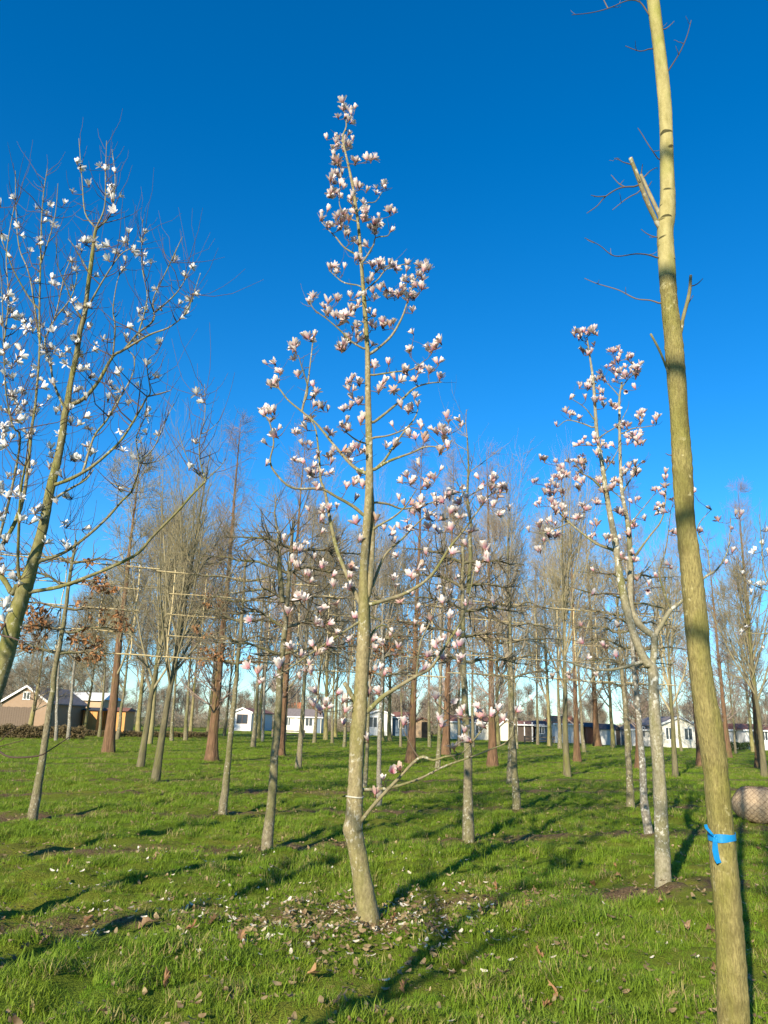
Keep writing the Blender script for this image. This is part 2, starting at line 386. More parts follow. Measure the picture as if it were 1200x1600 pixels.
class Hero:
    """a tree whose stems follow measured outlines; stems lie at the tree's own depth and spread towards and away from the viewer"""
    def __init__(s, name, label, cat, base_px, seed, group=None):
        s.r = np.random.default_rng(seed)
        g = gnd(*base_px); s.D = g[1]
        s.base = np.array([g[0], g[1], float(hgt(g[0], g[1]))])
        s.root = empty(name, s.base, label, cat, group)
        s.N = []                                         # nodes: u, v, x, y, z, radius
        s.tw = MB()
    def stem(s, pts, part_name, mat, dslope=0.0, sides=14, new=False, cut=False, rough=0.05, label=None, bow=0.0):
        """pts rows: u, v, width in px"""
        pts = [(p[0], p[1], p[2]) for p in pts]
        S = spline(pts, 7.0)
        if new or not s.N: y0 = s.D; n0 = None
        else:
            N = np.array(s.N); n0 = N[np.argmin((N[:, 0] - S[0, 0]) ** 2 + (N[:, 1] - S[0, 1]) ** 2)]; y0 = n0[3]
        lat = np.concatenate([[0], np.cumsum(np.hypot(np.diff(S[:, 0]), np.diff(S[:, 1])))]) * s.D / FPX
        tt = np.linspace(0, 1, len(S))
        P = np.array([aty(a[0], a[1], y0 + dslope * l + bow * l * t * (1 - t)) for a, l, t in zip(S, lat, tt)])
        R = np.array([max(0.0015, a[2] * 0.5 * depth(p) / FPX) for a, p in zip(S, P)])
        if not new and n0 is not None: P[0] = n0[2:5]
        R = R * (1 + rough * s.r.normal(0, 1, len(R)) * (tt > 0.02))
        if part_name == 'trunk' and new:
            e = P[0].copy(); e[2] = -0.25; P = np.vstack([e, P]); R = np.concatenate([[R[0] * 1.05], R])
            S = np.vstack([S[0], S])
        V, Q = tubes(P[None], R[None], sides)
        T = None
        if cut or part_name == 'trunk':
            n = len(V); V = np.vstack([V, P[-1] + (P[-1] - P[-2]) * 0.15]); b = n - sides
            T = [(b + k, b + (k + 1) % sides, n) for k in range(sides)]
        if sides >= 18:                                   # uneven skin on the big trunks
            c = np.repeat(P, sides, axis=0); d = V[:len(c)] - c; ln = np.linalg.norm(d, axis=1, keepdims=True)
            a = np.arctan2(d[:, 1], d[:, 0]); z = V[:len(c), 2]
            f = 0.035 * np.sin(3 * a + 2.1 * z + s.D) + 0.025 * np.sin(5 * a - 4.7 * z) + 0.03 * np.sin(2 * a + 9 * z)
            V[:len(c)] += d * f[:, None]
        me = make_mesh(part_name, V - s.base, Q, T, [mat])
        o = part(part_name, me, s.root, label=label)
        for a, p, rr in zip(S, P, R): s.N.append((a[0], a[1], p[0], p[1], p[2], rr))
        return o
    def twig(s, n0, tgt, r0, r1, npts=6, bend=0.25, wig=0.05):
        a = np.array(n0[2:5]); b = np.asarray(tgt, float); d = b - a; L = np.linalg.norm(d) + 1e-6
        t = np.linspace(0, 1, npts)[:, None]
        horiz = np.array([d[0], d[1], 0.0])
        ctrl = a + horiz * 0.6 + np.array([0, 0, d[2] * 0.28]) + s.r.normal(0, 0.06, 3) * L
        mid = (1 - t) ** 2 * a + 2 * t * (1 - t) * ctrl + t * t * b
        P = mid * 1.0 + s.r.normal(0, wig * L / npts, (npts, 3)) * (t * (1 - t) * 4)
        R = np.linspace(r0, r1, npts)
        s.tw.tubes(P[None], R[None], 5)
        return P, R
    def pix(s, p):
        q = np.asarray(p) - CAM; w = q @ Fv
        return 600 + FPX * (q @ Rv) / w, 800 - FPX * (q @ Uv) / w
    def clusters(s, cl, spread, flowers, fscale, dz=0.35, tilt=0.45, twr=0.0045):
        """grow twigs from the nearest stem to each flower spur, nearest first; returns flower transforms"""
        cl = [tuple(c) for c in cl]; done = []
        N = np.array(s.N)
        C = np.array([(c[0], c[1]) for c in cl])
        best = np.min(np.hypot(C[:, None, 0] - N[None, :, 0], C[:, None, 1] - N[None, :, 1]), axis=1)
        out = []
        for i in np.argsort(best):
            u, v, n = cl[i]; N = np.array(s.N)
            d = np.hypot(N[:, 0] - u, N[:, 1] - v) + 0.01
            cost = d * (1 + 0.9 * np.clip((v - N[:, 1]) / d, 0, 1)) + 3.0 * np.clip((N[:, 5] - 0.03) / 0.03, 0, 3)
            n0 = N[np.argmin(cost)]; dd = d[np.argmin(cost)]
            Lm = dd * s.D / FPX
            y = n0[3] + s.r.normal(0, 1) * dz * Lm + (s.r.normal(0, 0.12) if dd < 12 else 0)
            hub = aty(u, v, y)
            r0 = min(n0[5] * 0.75, twr + 0.012 * Lm)
            P, R = s.twig(n0, hub - np.array([0, 0, 0.02]), max(r0, 0.003), 0.0028, 7)
            for p, rr in zip(P[1:], R[1:]):
                uu, vv = s.pix(p); s.N.append((uu, vv, p[0], p[1], p[2], rr))
            for k in range(int(n)):
                if k == 0 and n < 3: q = P[-1] + np.array([0, 0, 0.0])
                else:
                    q = hub + s.r.normal(0, 1, 3) * spread * (0.55 + 0.16 * n) * np.array([1, 1, 0.75])
                    j = s.r.integers(3, 7); pj = P[j]
                    s.twig((0, 0) + tuple(pj), q, 0.003, 0.0022, 4)
                ax = np.array([0, 0, 1.0]) + s.r.normal(0, tilt, 3); ax /= np.linalg.norm(ax)
                out.append((q + ax * 0.015, ax, s.r.uniform(0, 6.28), fscale * s.r.uniform(0.75, 1.2), s.r.integers(len(flowers))))
        return out
    def bare(s, n, lo, hi, up=0.8, rmax=0.02, r0=0.003, vmin=-1e9, vmax=1e9):
        """bare spurs and shoots"""
        N = np.array(s.N); ok = np.where((N[:, 5] < rmax) & (N[:, 1] > vmin) & (N[:, 1] < vmax))[0]
        if not len(ok): return
        for i in s.r.choice(ok, n):
            a = N[i, 2:5]; d = s.r.normal(0, 1, 3); d[2] = abs(d[2]) * up + up * 0.5; d /= np.linalg.norm(d)
            L = s.r.uniform(lo, hi)
            rr = min(N[i, 5] * 0.8, r0 + 0.006 * L)
            s.twig((0, 0) + tuple(a), a + d * L, rr, 0.0012, 5, wig=0.12)
    def put_flowers(s, fl, meshes, limit=300):
        dist = np.array([np.linalg.norm(f[0] - CAM) / f[3] for f in fl]); order = np.argsort(dist)
        rest = MB(); RA = []; RI = []
        for j, i in enumerate(order):
            q, ax, rot, sc, k = fl[i]
            m = Vector(ax).to_track_quat('Z', 'Y').to_matrix().to_4x4() @ Matrix.Rotation(rot, 4, 'Z')
            if j < limit:
                o = part('flower', meshes[k], s.root)
                o.matrix_basis = Matrix.Translation(Vector(q - s.base)) @ m @ Matrix.Scale(sc, 4)
            else:
                V, Q, A, I = mesh_arrays(meshes[k])
                Mx = np.array(m.to_3x3()) * sc
                rest.add(V @ Mx.T + (q - s.base), Q); RA.append(A); RI.append(I)
        if rest.n:
            me = make_mesh('flowers', np.concatenate(rest.V), np.concatenate(rest.Q), None, list(meshes[0].materials), True, np.concatenate(RI), {'along': np.concatenate(RA)})
            part('flowers', me, s.root, 'stuff')
    def finish(s, mat):
        if s.tw.n:
            s.tw.V = [v - s.base for v in s.tw.V]
            part('twigs', s.tw.mesh('twigs', [mat], True), s.root, 'stuff')

# ---- the central magnolia
c4 = crop(400, 150, 3.75); c5 = crop(380, 500, 2.727); c6 = crop(380, 900, 2.727)
mt = Hero('magnolia_tree', 'tall magnolia with pink-white blossom, slim crown and leaning trunk among fallen petals', 'tree', (575, 1436), 3)
trunk = [(576, 1440, 37), (573, 1418, 33), (567, 1383, 30), (560, 1340, 29), (553.5, 1306, 28), (551, 1297, 31), (552.5, 1285, 27), (554, 1250, 25), (559, 1150, 23.5), (562, 1120, 23), (568, 1010, 21), (569, 950, 19)]
mt.stem(trunk + c5([(517, 1080)])[0:1] and trunk + [(568, 896, 13), (570, 860, 12.5), (575, 790, 12), (577, 748, 12), (577, 700, 11), (576, 660, 10), (575, 610, 9), (574, 545, 7.5), (569, 470, 6.6), (564, 406, 5.6), (560, 353, 4.8), (552.5, 299, 4.2), (544, 257, 3.6), (539, 235, 3), (535.5, 214, 2.6), (541, 198, 2.2), (540, 178, 1.6)], 'trunk', M_magbark, 0, 22, True, rough=0.025)
mt.stem([(573, 935, 12), (579, 900, 10.5), (581, 850, 9.5), (581, 800, 9), (579, 745, 7)], 'stem', M_magbark, 0.1, 14, rough=0.03)
def W(pts, a, b):
    n = len(pts); return [(p[0], p[1], a + (b - a) * (i / (n - 1)) ** 0.8) for i, p in enumerate(pts)]
limbs = [   # outline, widths at both ends, spread towards (-) or away from (+) the viewer
 (c5([(545, 445), (610, 395), (680, 335), (730, 290), (790, 270), (845, 265)]), 5, 1.6, .4),
 (c5([(548, 645), (620, 602), (720, 565), (780, 540), (880, 545)]), 5.5, 1.6, -.3),
 (c5([(552, 645), (600, 600), (640, 540), (690, 470), (730, 420), (745, 380)]), 5, 1.6, .5),
 (c5([(545, 502), (620, 492), (690, 465), (720, 440)]), 3.5, 1.5, -.8),
 (c4([(650, 1520), (700, 1490), (790, 1410), (850, 1310), (880, 1230), (920, 1110), (950, 1050), (1000, 980)]), 5, 1.4, .25),
 (c5([(540, 237), (640, 222), (720, 210), (770, 175)]), 3.2, 1.4, -.6),
 (c5([(525, 655), (470, 625), (410, 560), (360, 500), (310, 440), (250, 390), (190, 340), (150, 290), (115, 285)]), 6, 1.6, .2),
 (c5([(250, 390), (275, 270), (290, 150), (300, 60)]), 3.5, 1.4, .2),
 (c5([(262, 350), (275, 290), (250, 200), (235, 150)]), 3, 1.3, -.5),
 (c5([(520, 838), (470, 795), (400, 755), (330, 720), (210, 715), (140, 655), (115, 600), (130, 520), (110, 430), (85, 405)]), 6, 1.5, -.25),
 (c5([(530, 530), (480, 510), (440, 480), (420, 470)]), 3, 1.4, -.7),
 (c5([(510, 1225), (490, 1190), (440, 1080), (400, 980), (370, 850), (350, 740), (330, 680), (325, 600), (310, 470), (290, 430)]), 9, 1.8, .3),
 (c5([(550, 775), (620, 785), (680, 805), (760, 790), (830, 770), (900, 740), (950, 730)]), 4, 1.5, .5),
 (c5([(545, 900), (570, 880), (640, 840), (690, 795), (740, 720)]), 5, 1.6, -.5),
 (c5([(530, 1215), (600, 1195), (700, 1160), (800, 1090), (880, 970), (940, 895), (1010, 800), (1060, 740), (1120, 735)]), 7, 1.5, -.1),
 (c5([(545, 1150), (600, 1010), (680, 930), (760, 850), (830, 800)]), 5, 1.5, .7),
 (c6([(520, 585), (545, 562), (600, 510), (680, 460), (740, 425), (800, 390), (860, 300), (930, 190), (960, 100), (985, -30)]), 9, 1.8, -.2),
 (c6([(740, 425), (745, 350), (760, 270), (800, 190), (830, 100)]), 4, 1.5, .4),
 (c6([(500, 190), (480, 205), (380, 270), (260, 350), (150, 425), (130, 430)]), 5, 1.8, -.5),
 (c6([(490, 1060), (505, 1040), (570, 960), (650, 875), (750, 775), (810, 785), (860, 770), (930, 755), (990, 690), (1050, 610)]), 7.5, 1.6, -.35),
 (c6([(480, 915), (505, 912), (610, 905), (690, 885), (760, 860), (860, 810), (960, 775), (1050, 740), (1130, 700), (1160, 600)]), 6, 1.4, .25),
 (c6([(520, 300), (560, 230), (600, 210), (640, 250), (680, 290)]), 4, 2, .6),
 (c4([(610, 940), (520, 890), (470, 830), (430, 790), (385, 740)]), 3, 1.2, .2),
 (c4([(628, 975), (690, 870), (700, 830), (770, 820), (785, 795)]), 3, 1.2, -.3),
 (c4([(620, 1112), (520, 1095), (470, 1060), (430, 1020)]), 2.4, 1.2, .4),
 (c4([(640, 1140), (710, 1080), (770, 1010), (850, 990), (895, 980)]), 2.6, 1.2, -.3),
 (c4([(650, 1492), (560, 1440), (500, 1380), (420, 1310), (340, 1250), (310, 1190)]), 3.4, 1.2, -.3),
 (c4([(585, 740), (520, 690), (490, 640), (490, 560)]), 2.2, 1.1, .3),
 (c4([(585, 690), (640, 630), (700, 620), (740, 560)]), 2.4, 1.1, .3),
]
for pts, a, b, ds in limbs:
    mt.stem(W(pts, a, b), 'limb', M_maglimb, ds, 9)
mt.stem(W(c6([(480, 545), (465, 515), (450, 485), (430, 455)]), 8.5, 6.5), 'limb_stub', M_maglimb, -0.3, 9, cut=True)
cl4 = [(515,70,2),(510,125,3),(540,145,1),(580,70,1),(560,110,1),(415,250,1),(460,240,1),(500,250,2),(540,285,3),(475,300,3),(455,320,1),(510,320,1),(480,410,4),(460,390,2),(575,395,3),(645,385,2),(480,470,2),(500,490,1),(435,515,3),(510,540,2),(430,590,3),(470,575,2),(610,540,3),(645,560,1),(735,540,3),(760,525,1),(700,570,1),(560,600,2),(570,650,4),(645,690,4),(620,720,2),(795,690,3),(725,710,1),(390,720,3),(415,775,2),(500,750,4),(520,720,2),(530,800,1),(480,775,2),(690,770,4),(700,800,2),(550,850,2),(600,870,1),(660,880,1),(785,790,1),(590,980,3),(680,970,1),(700,1020,4),(740,1000,2),(815,995,3),(895,980,1),(445,1020,2),(510,1040,2),(880,1025,1),(890,1080,3),(975,1040,4),(1000,1000,2),(960,1070,2),(955,1130,2),(760,1135,2),(845,1150,3),(810,1190,4),(920,1190,4),(915,1265,1),(650,1080,2),(670,1180,4),(540,1190,2),(440,1220,2),(320,1210,2),(575,1260,2),(600,1225,1),(410,1275,3),(500,1300,4),(480,1330,3),(530,1300,2),(690,1280,2),(750,1325,1),(575,1365,2),(740,1365,2),(670,1365,2),(800,1350,2),(925,1390,1),(590,1430,4),(550,1450,2),(320,1420,3),(495,1480,2),(520,1485,2),(240,1490,2),(910,1490,1),(1035,1480,2),(675,1460,1)]
cl5 = [(230,140,4),(130,190,3),(160,220,2),(235,240,2),(140,275,5),(120,285,2),(300,280,1),(290,330,4),(310,370,3),(360,385,2),(280,430,3),(85,405,3),(135,405,4),(100,385,2),(145,465,1),(150,495,2),(105,525,1),(225,485,2),(275,465,2),(372,485,2),(270,545,3),(215,590,2),(320,575,2),(385,565,4),(372,610,1),(265,605,1),(95,615,1),(495,560,3),(465,575,3),(460,610,2),(300,660,5),(290,640,2),(350,660,3),(310,720,2),(440,715,2),(475,700,4),(510,710,1),(475,765,1),(285,810,1),(340,815,4),(365,810,2),(400,800,1),(325,855,1),(345,860,1),(485,865,1),(500,660,1),(440,265,3),(490,270,2),(465,300,2),(490,350,3),(430,380,2),(455,375,1),(500,440,2),(430,475,3),(455,465,1),(440,430,1),(575,300,3),(560,205,2),(620,185,1),(640,295,1),(660,260,2),(600,10,1),(710,145,3),(805,130,3),(830,185,2),(700,230,3),(740,235,4),(790,225,2),(835,250,1),(735,260,2),(675,370,1),(720,390,4),(745,365,2),(640,450,1),(625,545,3),(710,495,2),(755,460,2),(760,525,3),(850,485,5),(830,470,2),(875,435,2),(930,450,2),(830,575,3),(870,545,1),(755,620,2),(835,640,1),(815,680,2),(680,690,1),(710,690,3),(775,715,3),(665,765,1),(760,770,1),(740,800,4),(690,790,2),(830,780,5),(870,760,3),(880,825,2),(920,740,3),(925,780,2),(955,760,1),(925,840,2),(820,850,3),(790,840,3),(730,820,2),(690,890,4),(630,930,3),(600,890,1),(565,855,1),(790,890,2),(830,905,2),(890,895,2),(960,905,2),(1045,690,4),(1055,720,1),(1020,780,2),(1120,730,4),(1080,755,2),(1070,790,2),(1085,825,1),(1135,805,1),(660,1000,1),(795,945,1),(780,1000,1),(885,995,1),(955,960,1),(735,1060,1),(750,1050,1),(1035,990,3),(1030,1030,3),(1000,1070,2),(640,1105,1),(650,1135,1),(715,1105,2),(820,1145,1),(885,1160,2),(900,1100,1),(720,1170,1),(675,1205,1),(850,1200,1),(950,1215,2),(1070,1205,1),(215,980,1),(240,985,1),(205,1035,1),(240,1055,2),(265,1105,3),(330,905,1),(305,1015,1),(335,1055,2),(375,1090,1),(410,1030,1),(465,1065,4),(445,1095,2),(460,1145,2),(245,1190,3),(385,1135,1),(400,1215,1),(250,950,1),(400,940,1),(490,940,1),(175,940,1)]
cl6 = [(320,145,1),(330,155,1),(190,160,1),(40,185,1),(350,210,2),(310,205,2),(395,245,1),(470,175,1),(450,275,1),(365,300,2),(300,300,1),(215,330,3),(300,335,1),(280,380,1),(290,415,2),(245,435,1),(60,415,2),(65,455,1),(155,385,3),(130,425,1),(545,275,1),(565,315,1),(605,295,2),(625,255,2),(650,335,1),(660,305,1),(600,420,4),(575,495,2),(535,505,1),(800,185,1),(850,115,1),(880,180,2),(730,205,1),(755,150,1),(735,135,1),(755,245,2),(910,255,1),(910,305,2),(830,305,2),(850,275,1),(845,355,2),(925,360,2),(760,400,1),(780,345,1),(315,495,1),(395,500,1),(420,535,1),(300,555,2),(345,565,3),(330,580,1),(430,580,1),(430,630,1),(820,525,1),(880,535,1),(680,635,2),(945,605,3),(1000,590,3),(1050,600,1),(1085,575,1),(1035,640,1),(1115,615,1),(1160,575,1),(840,645,2),(935,700,2),(970,700,2),(900,735,1),(535,700,1),(600,865,1),(635,830,1),(670,825,1),(560,930,1)]
fl = mt.clusters([(a_, b_, n_ + (n_ >= 2)) for a_, b_, n_ in c4(cl4)] + c5(cl5) + c6(cl6), 0.030, FL_pink, 0.90)
mt.bare(420, 0.04, 0.16, 0.7, 0.012)
mt.bare(60, 0.15, 0.45, 0.9, 0.008)
mt.put_flowers(fl, FL_pink)
mt.finish(M_twig)

# ---- the left magnolia (its foot stands just outside the frame)
a1 = crop(0, 200, 3); a2 = crop(0, 650, 3)
lt = Hero('magnolia_tree', 'mossy magnolia with starry white blossom and wide-spreading steep limbs, behind the oak trellis corner', 'tree', (-82, 1452), 8)
lt.stem([(-82, 1456, 40), (-72, 1390, 33), (-52, 1280, 30), (-28, 1150, 27), (7, 1033, 25), (23, 967, 25), (36, 927, 24), (50, 883, 18), (67, 823, 15.5), (78, 767, 13.5), (88, 727, 12.5), (97, 683, 11), (101, 650, 10), (105, 633, 10), (110, 600, 8.5), (120, 553, 8), (125, 517, 8), (132, 493, 7.5), (137, 450, 6.5), (143, 407, 6), (147, 373, 5.2), (150, 357, 4.5)], 'trunk', M_mossmag, 0, 20, True, rough=0.025)
llimbs = [
 (a1([(450, 470), (400, 400), (385, 250), (370, 50)]), 3, .9, .2), (a1([(450, 470), (490, 370), (495, 200), (500, 60)]), 3, .9, -.2), (a1([(450, 480), (520, 400), (540, 250), (525, 100)]), 2.6, .9, .4),
 (a1([(315, 1305), (390, 1270), (460, 1190), (530, 1070), (580, 1040), (650, 960), (720, 900), (720, 800), (790, 650), (855, 510)]), 7, 1, .2),
 (a1([(580, 1040), (700, 970), (800, 930), (880, 850), (940, 680)]), 4, 1, -.3),
 (a1([(720, 870), (830, 770), (900, 650)]), 3, 1, .5), (a1([(530, 1070), (540, 930), (530, 850), (550, 720), (575, 660)]), 3, 1, -.4),
 (a1([(650, 960), (690, 800), (665, 640), (668, 430)]), 2.6, .9, .5), (a1([(390, 880), (480, 720), (560, 600), (620, 560)]), 3.4, 1.1, -.5),
 (a2([(235, 330), (330, 295), (420, 245), (500, 180), (570, 110), (640, 0), (690, -90), (705, -115), (690, -250), (740, -300)]), 6.5, 1, -.2),
 (a2([(690, -90), (745, -105), (800, -120)]), 2, .9, .3), (a2([(245, 395), (330, 340), (400, 300), (440, 250)]), 5, 1.5, .6),
 (a2([(390, 260), (440, 100), (500, 20), (560, -80), (620, -190), (630, -270), (600, -310)]), 3.8, 1.3, .2),
 (a2([(170, 690), (190, 680), (300, 640), (400, 570), (500, 480), (570, 400), (625, 340), (650, 220), (640, 100), (680, 0), (690, -120)]), 6.5, 1, .3),
 (a2([(650, 220), (720, 150), (760, 60), (815, -60)]), 2.5, .9, -.4), (a2([(625, 345), (540, 320), (500, 290)]), 1.8, .8, .5), (a2([(650, 225), (740, 210), (840, 140)]), 2, .8, .5),
 (a2([(120, 840), (145, 825), (280, 800), (420, 750), (560, 690), (650, 640), (720, 560), (830, 450), (900, 370), (965, 305)]), 7, 3, -.25),
 (a2([(965, 305), (940, 220), (935, 120), (960, 0), (960, -150)]), 2.6, .9, .2), (a2([(965, 305), (890, 220), (850, 120), (830, 50)]), 2.2, .9, -.3), (a2([(955, 310), (1030, 240), (1060, 200)]), 1.8, .8, .3), (a2([(940, 90), (990, 60), (1030, 20)]), 1.5, .8, .3),
 (a2([(85, 780), (60, 830), (20, 770), (-40, 690), (-120, 560)]), 12, 6, .1),
 (a2([(-120, 760), (-60, 680), (0, 620), (70, 500), (110, 380), (130, 250), (150, 50), (165, -50), (185, -300), (185, -500), (190, -710), (195, -920), (205, -1050), (222, -1160)]), 8.5, 1, .35),
 (a2([(110, 800), (85, 720), (90, 480), (100, 330), (125, 200)]), 6, 3, -.5),
 (a2([(-20, 640), (0, 560), (60, 320), (95, 100), (60, 50), (30, -100), (20, -250), (10, -550), (0, -700)]), 5, 1, -.3),
 (a1([(185, 850), (140, 800), (70, 680), (30, 580), (0, 500), (-30, 430)]), 3.2, 1, -.5), (a1([(300, 1310), (250, 1190), (235, 1080), (210, 1000), (260, 880), (300, 700), (330, 620)]), 4.5, 1.1, .5),
 (a1([(185, 1000), (140, 700), (90, 560), (75, 380), (72, 200)]), 2.8, .9, .4), (a1([(190, 640), (230, 520), (260, 400), (272, 260)]), 2.4, .9, -.3), (a1([(250, 900), (330, 800), (360, 700), (350, 640)]), 2.5, 1, .2),
 (a1([(385, 900), (340, 820), (310, 740), (270, 640), (265, 520)]), 2.8, .9, -.6), (a1([(20, 1000), (40, 800), (30, 600), (60, 400), (70, 360)]), 2.6, .9, .3), (a1([(430, 700), (350, 560), (320, 520)]), 2.2, .9, .5),
 (a2([(35, 960), (0, 1020), (60, 1040), (100, 1055), (180, 1055), (235, 1005)]), 4, 1, -1.4),
 (a2([(-80, 1500), (-40, 1530), (0, 1575), (60, 1600), (180, 1593), (230, 1568), (310, 1515), (335, 1495)]), 4.5, 1.2, -1.0),
 (a2([(-60, 1590), (0, 1525), (70, 1460)]), 2.5, 1, -.9), (a2([(-40, 1580), (0, 1550), (110, 1520)]), 2.2, 1, -.8),
]
for pts, a, b, ds in llimbs:
    lt.stem(W(pts, a, b), 'limb', (M_mossmag if a > 5 else M_maglimb) if ds > -.75 else M_twigdark, ds, 9 if a > 4 else 7)
la1 = [(375,180,2),(495,195,2),(540,205,1),(420,270,1),(340,300,1),(300,355,1),(520,260,1),(520,300,1),(555,320,1),(525,340,1),(540,395,1),(75,330,1),(200,380,3),(205,435,1),(95,460,1),(90,495,1),(265,465,2),(60,600,1),(170,540,1),(190,525,1),(140,575,1),(200,590,1),(395,540,3),(385,575,2),(440,530,1),(460,570,1),(520,550,1),(585,530,2),(555,585,2),(515,620,1),(620,575,1),(660,590,2),(590,625,1),(675,495,1),(670,535,1),(570,665,1),(675,640,2),(340,620,1),(355,665,1),(440,690,1),(245,700,1),(265,740,2),(155,710,1),(335,755,1),(345,815,1),(430,840,2),(820,620,1),(900,645,1),(875,695,1),(900,770,1),(900,805,1),(835,825,1),(865,870,2),(840,890,1),(760,850,1),(740,750,1),(700,850,1),(650,865,1),(680,890,1),(590,930,1),(415,935,2),(25,800,2),(60,810,1),(60,860,2),(50,880,1),(95,885,2),(125,895,1),(135,945,2),(50,935,1),(150,915,1),(210,930,1),(10,920,1),(590,990,2),(645,1005,2),(760,1000,2),(480,990,1),(445,1035,2),(350,1005,1),(360,970,1),(205,1030,1),(230,1040,2),(250,1030,1),(280,1070,1),(215,1070,1),(25,1050,2),(70,1085,2),(60,1120,1),(105,1040,1),(185,1110,1),(230,1110,2),(315,1100,1),(415,1160,1),(530,1140,2),(515,1195,1),(530,1215,1),(570,1235,1),(655,1210,1),(685,1110,1),(740,1160,1),(555,1280,1),(605,1295,1),(505,1275,1),(500,1340,1),(405,1270,1),(60,1250,2),(60,1290,1),(110,1290,1),(115,1320,1),(150,1160,1),(65,1175,1),(10,1200,1),(120,1220,1),(220,1275,1),(160,1350,2),(105,1380,2),(75,1360,1),(180,1300,1),(390,1350,1),(360,1390,1),(425,1415,2),(560,1400,1),(680,1345,2),(690,1430,1),(745,1435,1),(665,1470,1),(400,1485,2),(15,1420,2),(10,1460,1),(925,1245,1),(965,1280,1),(915,1470,1),(5,365,1),(5,480,1)]
la2 = [(350,205,1),(35,285,1),(145,245,2),(140,270,1),(60,345,1),(25,350,1),(35,380,1),(75,375,1),(160,420,1),(165,455,1),(45,450,1),(295,280,1),(580,160,1),(645,195,1),(670,210,1),(555,335,1),(885,245,1),(80,760,2),(85,790,1),(20,735,1),(40,880,2),(15,910,2),(105,985,1),(25,960,1),(425,180,1),(230,240,1),(250,190,1)]
xr = np.random.default_rng(6); more = [(float(xr.uniform(-15, 130)), float(xr.uniform(470, 860)), 1) for _ in range(70)]      # the crowded edge of the crown
fl = lt.clusters(a1(la1) + a2(la2) + more, 0.028, FL_white, 0.76, tilt=0.6, twr=0.004)
lt.bare(620, 0.06, 0.35, 1.2, 0.010, vmax=940)
lt.bare(330, 0.3, 0.8, 1.6, 0.010, vmax=900)
lt.put_flowers(fl, FL_white)
lt.finish(M_twigdark)

# ---- the right magnolia, forked low
b1 = crop(800, 480, 3); b2 = crop(800, 850, 3); b3 = crop(800, 1150, 3)
rt = Hero('magnolia_tree', 'pale-barked magnolia forking low into several steep stems, pinkish blossom, on a bare soil mound', 'tree', (1039, 1388), 15)
rt.stem([(1037, 1392, 30), (1036, 1375, 25), (1034, 1317, 22), (1031, 1233, 20), (1026, 1150, 18.5), (1023, 1117, 17.5), (1020, 1050, 15.5), (1016, 1040, 14), (1007, 1030, 13), (990, 990, 12.5), (977, 943, 12), (967, 890, 11), (962, 850, 10), (955, 813, 9), (948, 773, 8), (940, 720, 6.5), (933, 680, 5.6), (930, 640, 5), (927, 597, 4.2), (923, 567, 3.4), (920, 547, 2.8), (917, 527, 1.8)], 'trunk', M_palemag, 0, 20, True, rough=0.02)
rl = [
 ([(1018, 1046, 11), (1022, 1020, 10.5), (1023, 997, 10.5)], .1), ([(1023, 995, 10.5), (1000, 977, 10.5), (987, 953, 10), (985, 917, 9), (985, 870, 8.5), (980, 813, 7.5), (972, 770, 6), (969, 713, 5), (968, 653, 4), (968, 620, 3.2), (972, 597, 2.4)], .15),
 ([(1023, 993, 8), (1033, 977, 7.5), (1048, 953, 7), (1067, 938, 6), (1100, 903, 4), (1120, 890, 3), (1137, 860, 1.6), (1142, 810, 1)], .3),
 ([(1048, 953, 4), (1037, 923, 3.2), (1030, 893, 2.6), (1040, 860, 2), (1048, 800, 1.2)], -.4), ([(1110, 897, 2), (1105, 860, 1.6), (1090, 825, 1.5), (1112, 795, 1)], .4),
 ([(1005, 1034, 6.5), (1000, 1035, 6), (977, 1042, 5), (947, 1047, 4.2), (913, 1042, 3.4), (880, 1032, 2), (860, 1030, 1.2)], -.5),
 (W(b1([(480, 1140), (400, 1110), (330, 1060), (270, 1010), (220, 960), (190, 900), (180, 850)]), 5, 1.3), .2), (W(b1([(440, 870), (370, 800), (330, 780), (290, 720)]), 3.5, 1.2), -.4), (W(b1([(390, 570), (330, 545), (260, 530), (215, 560)]), 2.6, 1), .3),
 (W(b1([(400, 620), (440, 590), (500, 550), (540, 480)]), 2.6, 1), .5), (W(b1([(508, 600), (560, 570), (600, 565), (670, 555)]), 2.6, 1), -.4), (W(b1([(560, 1190), (640, 1080), (700, 1000), (720, 900), (720, 820)]), 4, 1.2), .3),
 (W(b1([(515, 870), (560, 800), (590, 740), (625, 720)]), 2.6, 1), .4), (W(b1([(395, 540), (340, 470), (280, 430)]), 2, 1), -.3), (W(b1([(270, 1010), (200, 1040), (140, 1060), (80, 1050)]), 2.4, 1), -.4), (W(b1([(430, 780), (480, 700), (510, 640)]), 2, 1), .6),
 (W(b1([(505, 420), (470, 380), (430, 340)]), 1.8, 1), .3), (W(b1([(512, 380), (550, 330), (590, 300)]), 2, 1), -.3), (W(b1([(520, 900), (440, 840), (400, 830)]), 2, 1), -.5), (W(b1([(545, 1030), (600, 960), (665, 880)]), 2.2, 1), -.5),
]
for pts, ds in rl:
    rt.stem(pts, 'limb', M_palemag if pts[0][2] > 6 else M_maglimb, ds, 10 if pts[0][2] > 6 else 7)
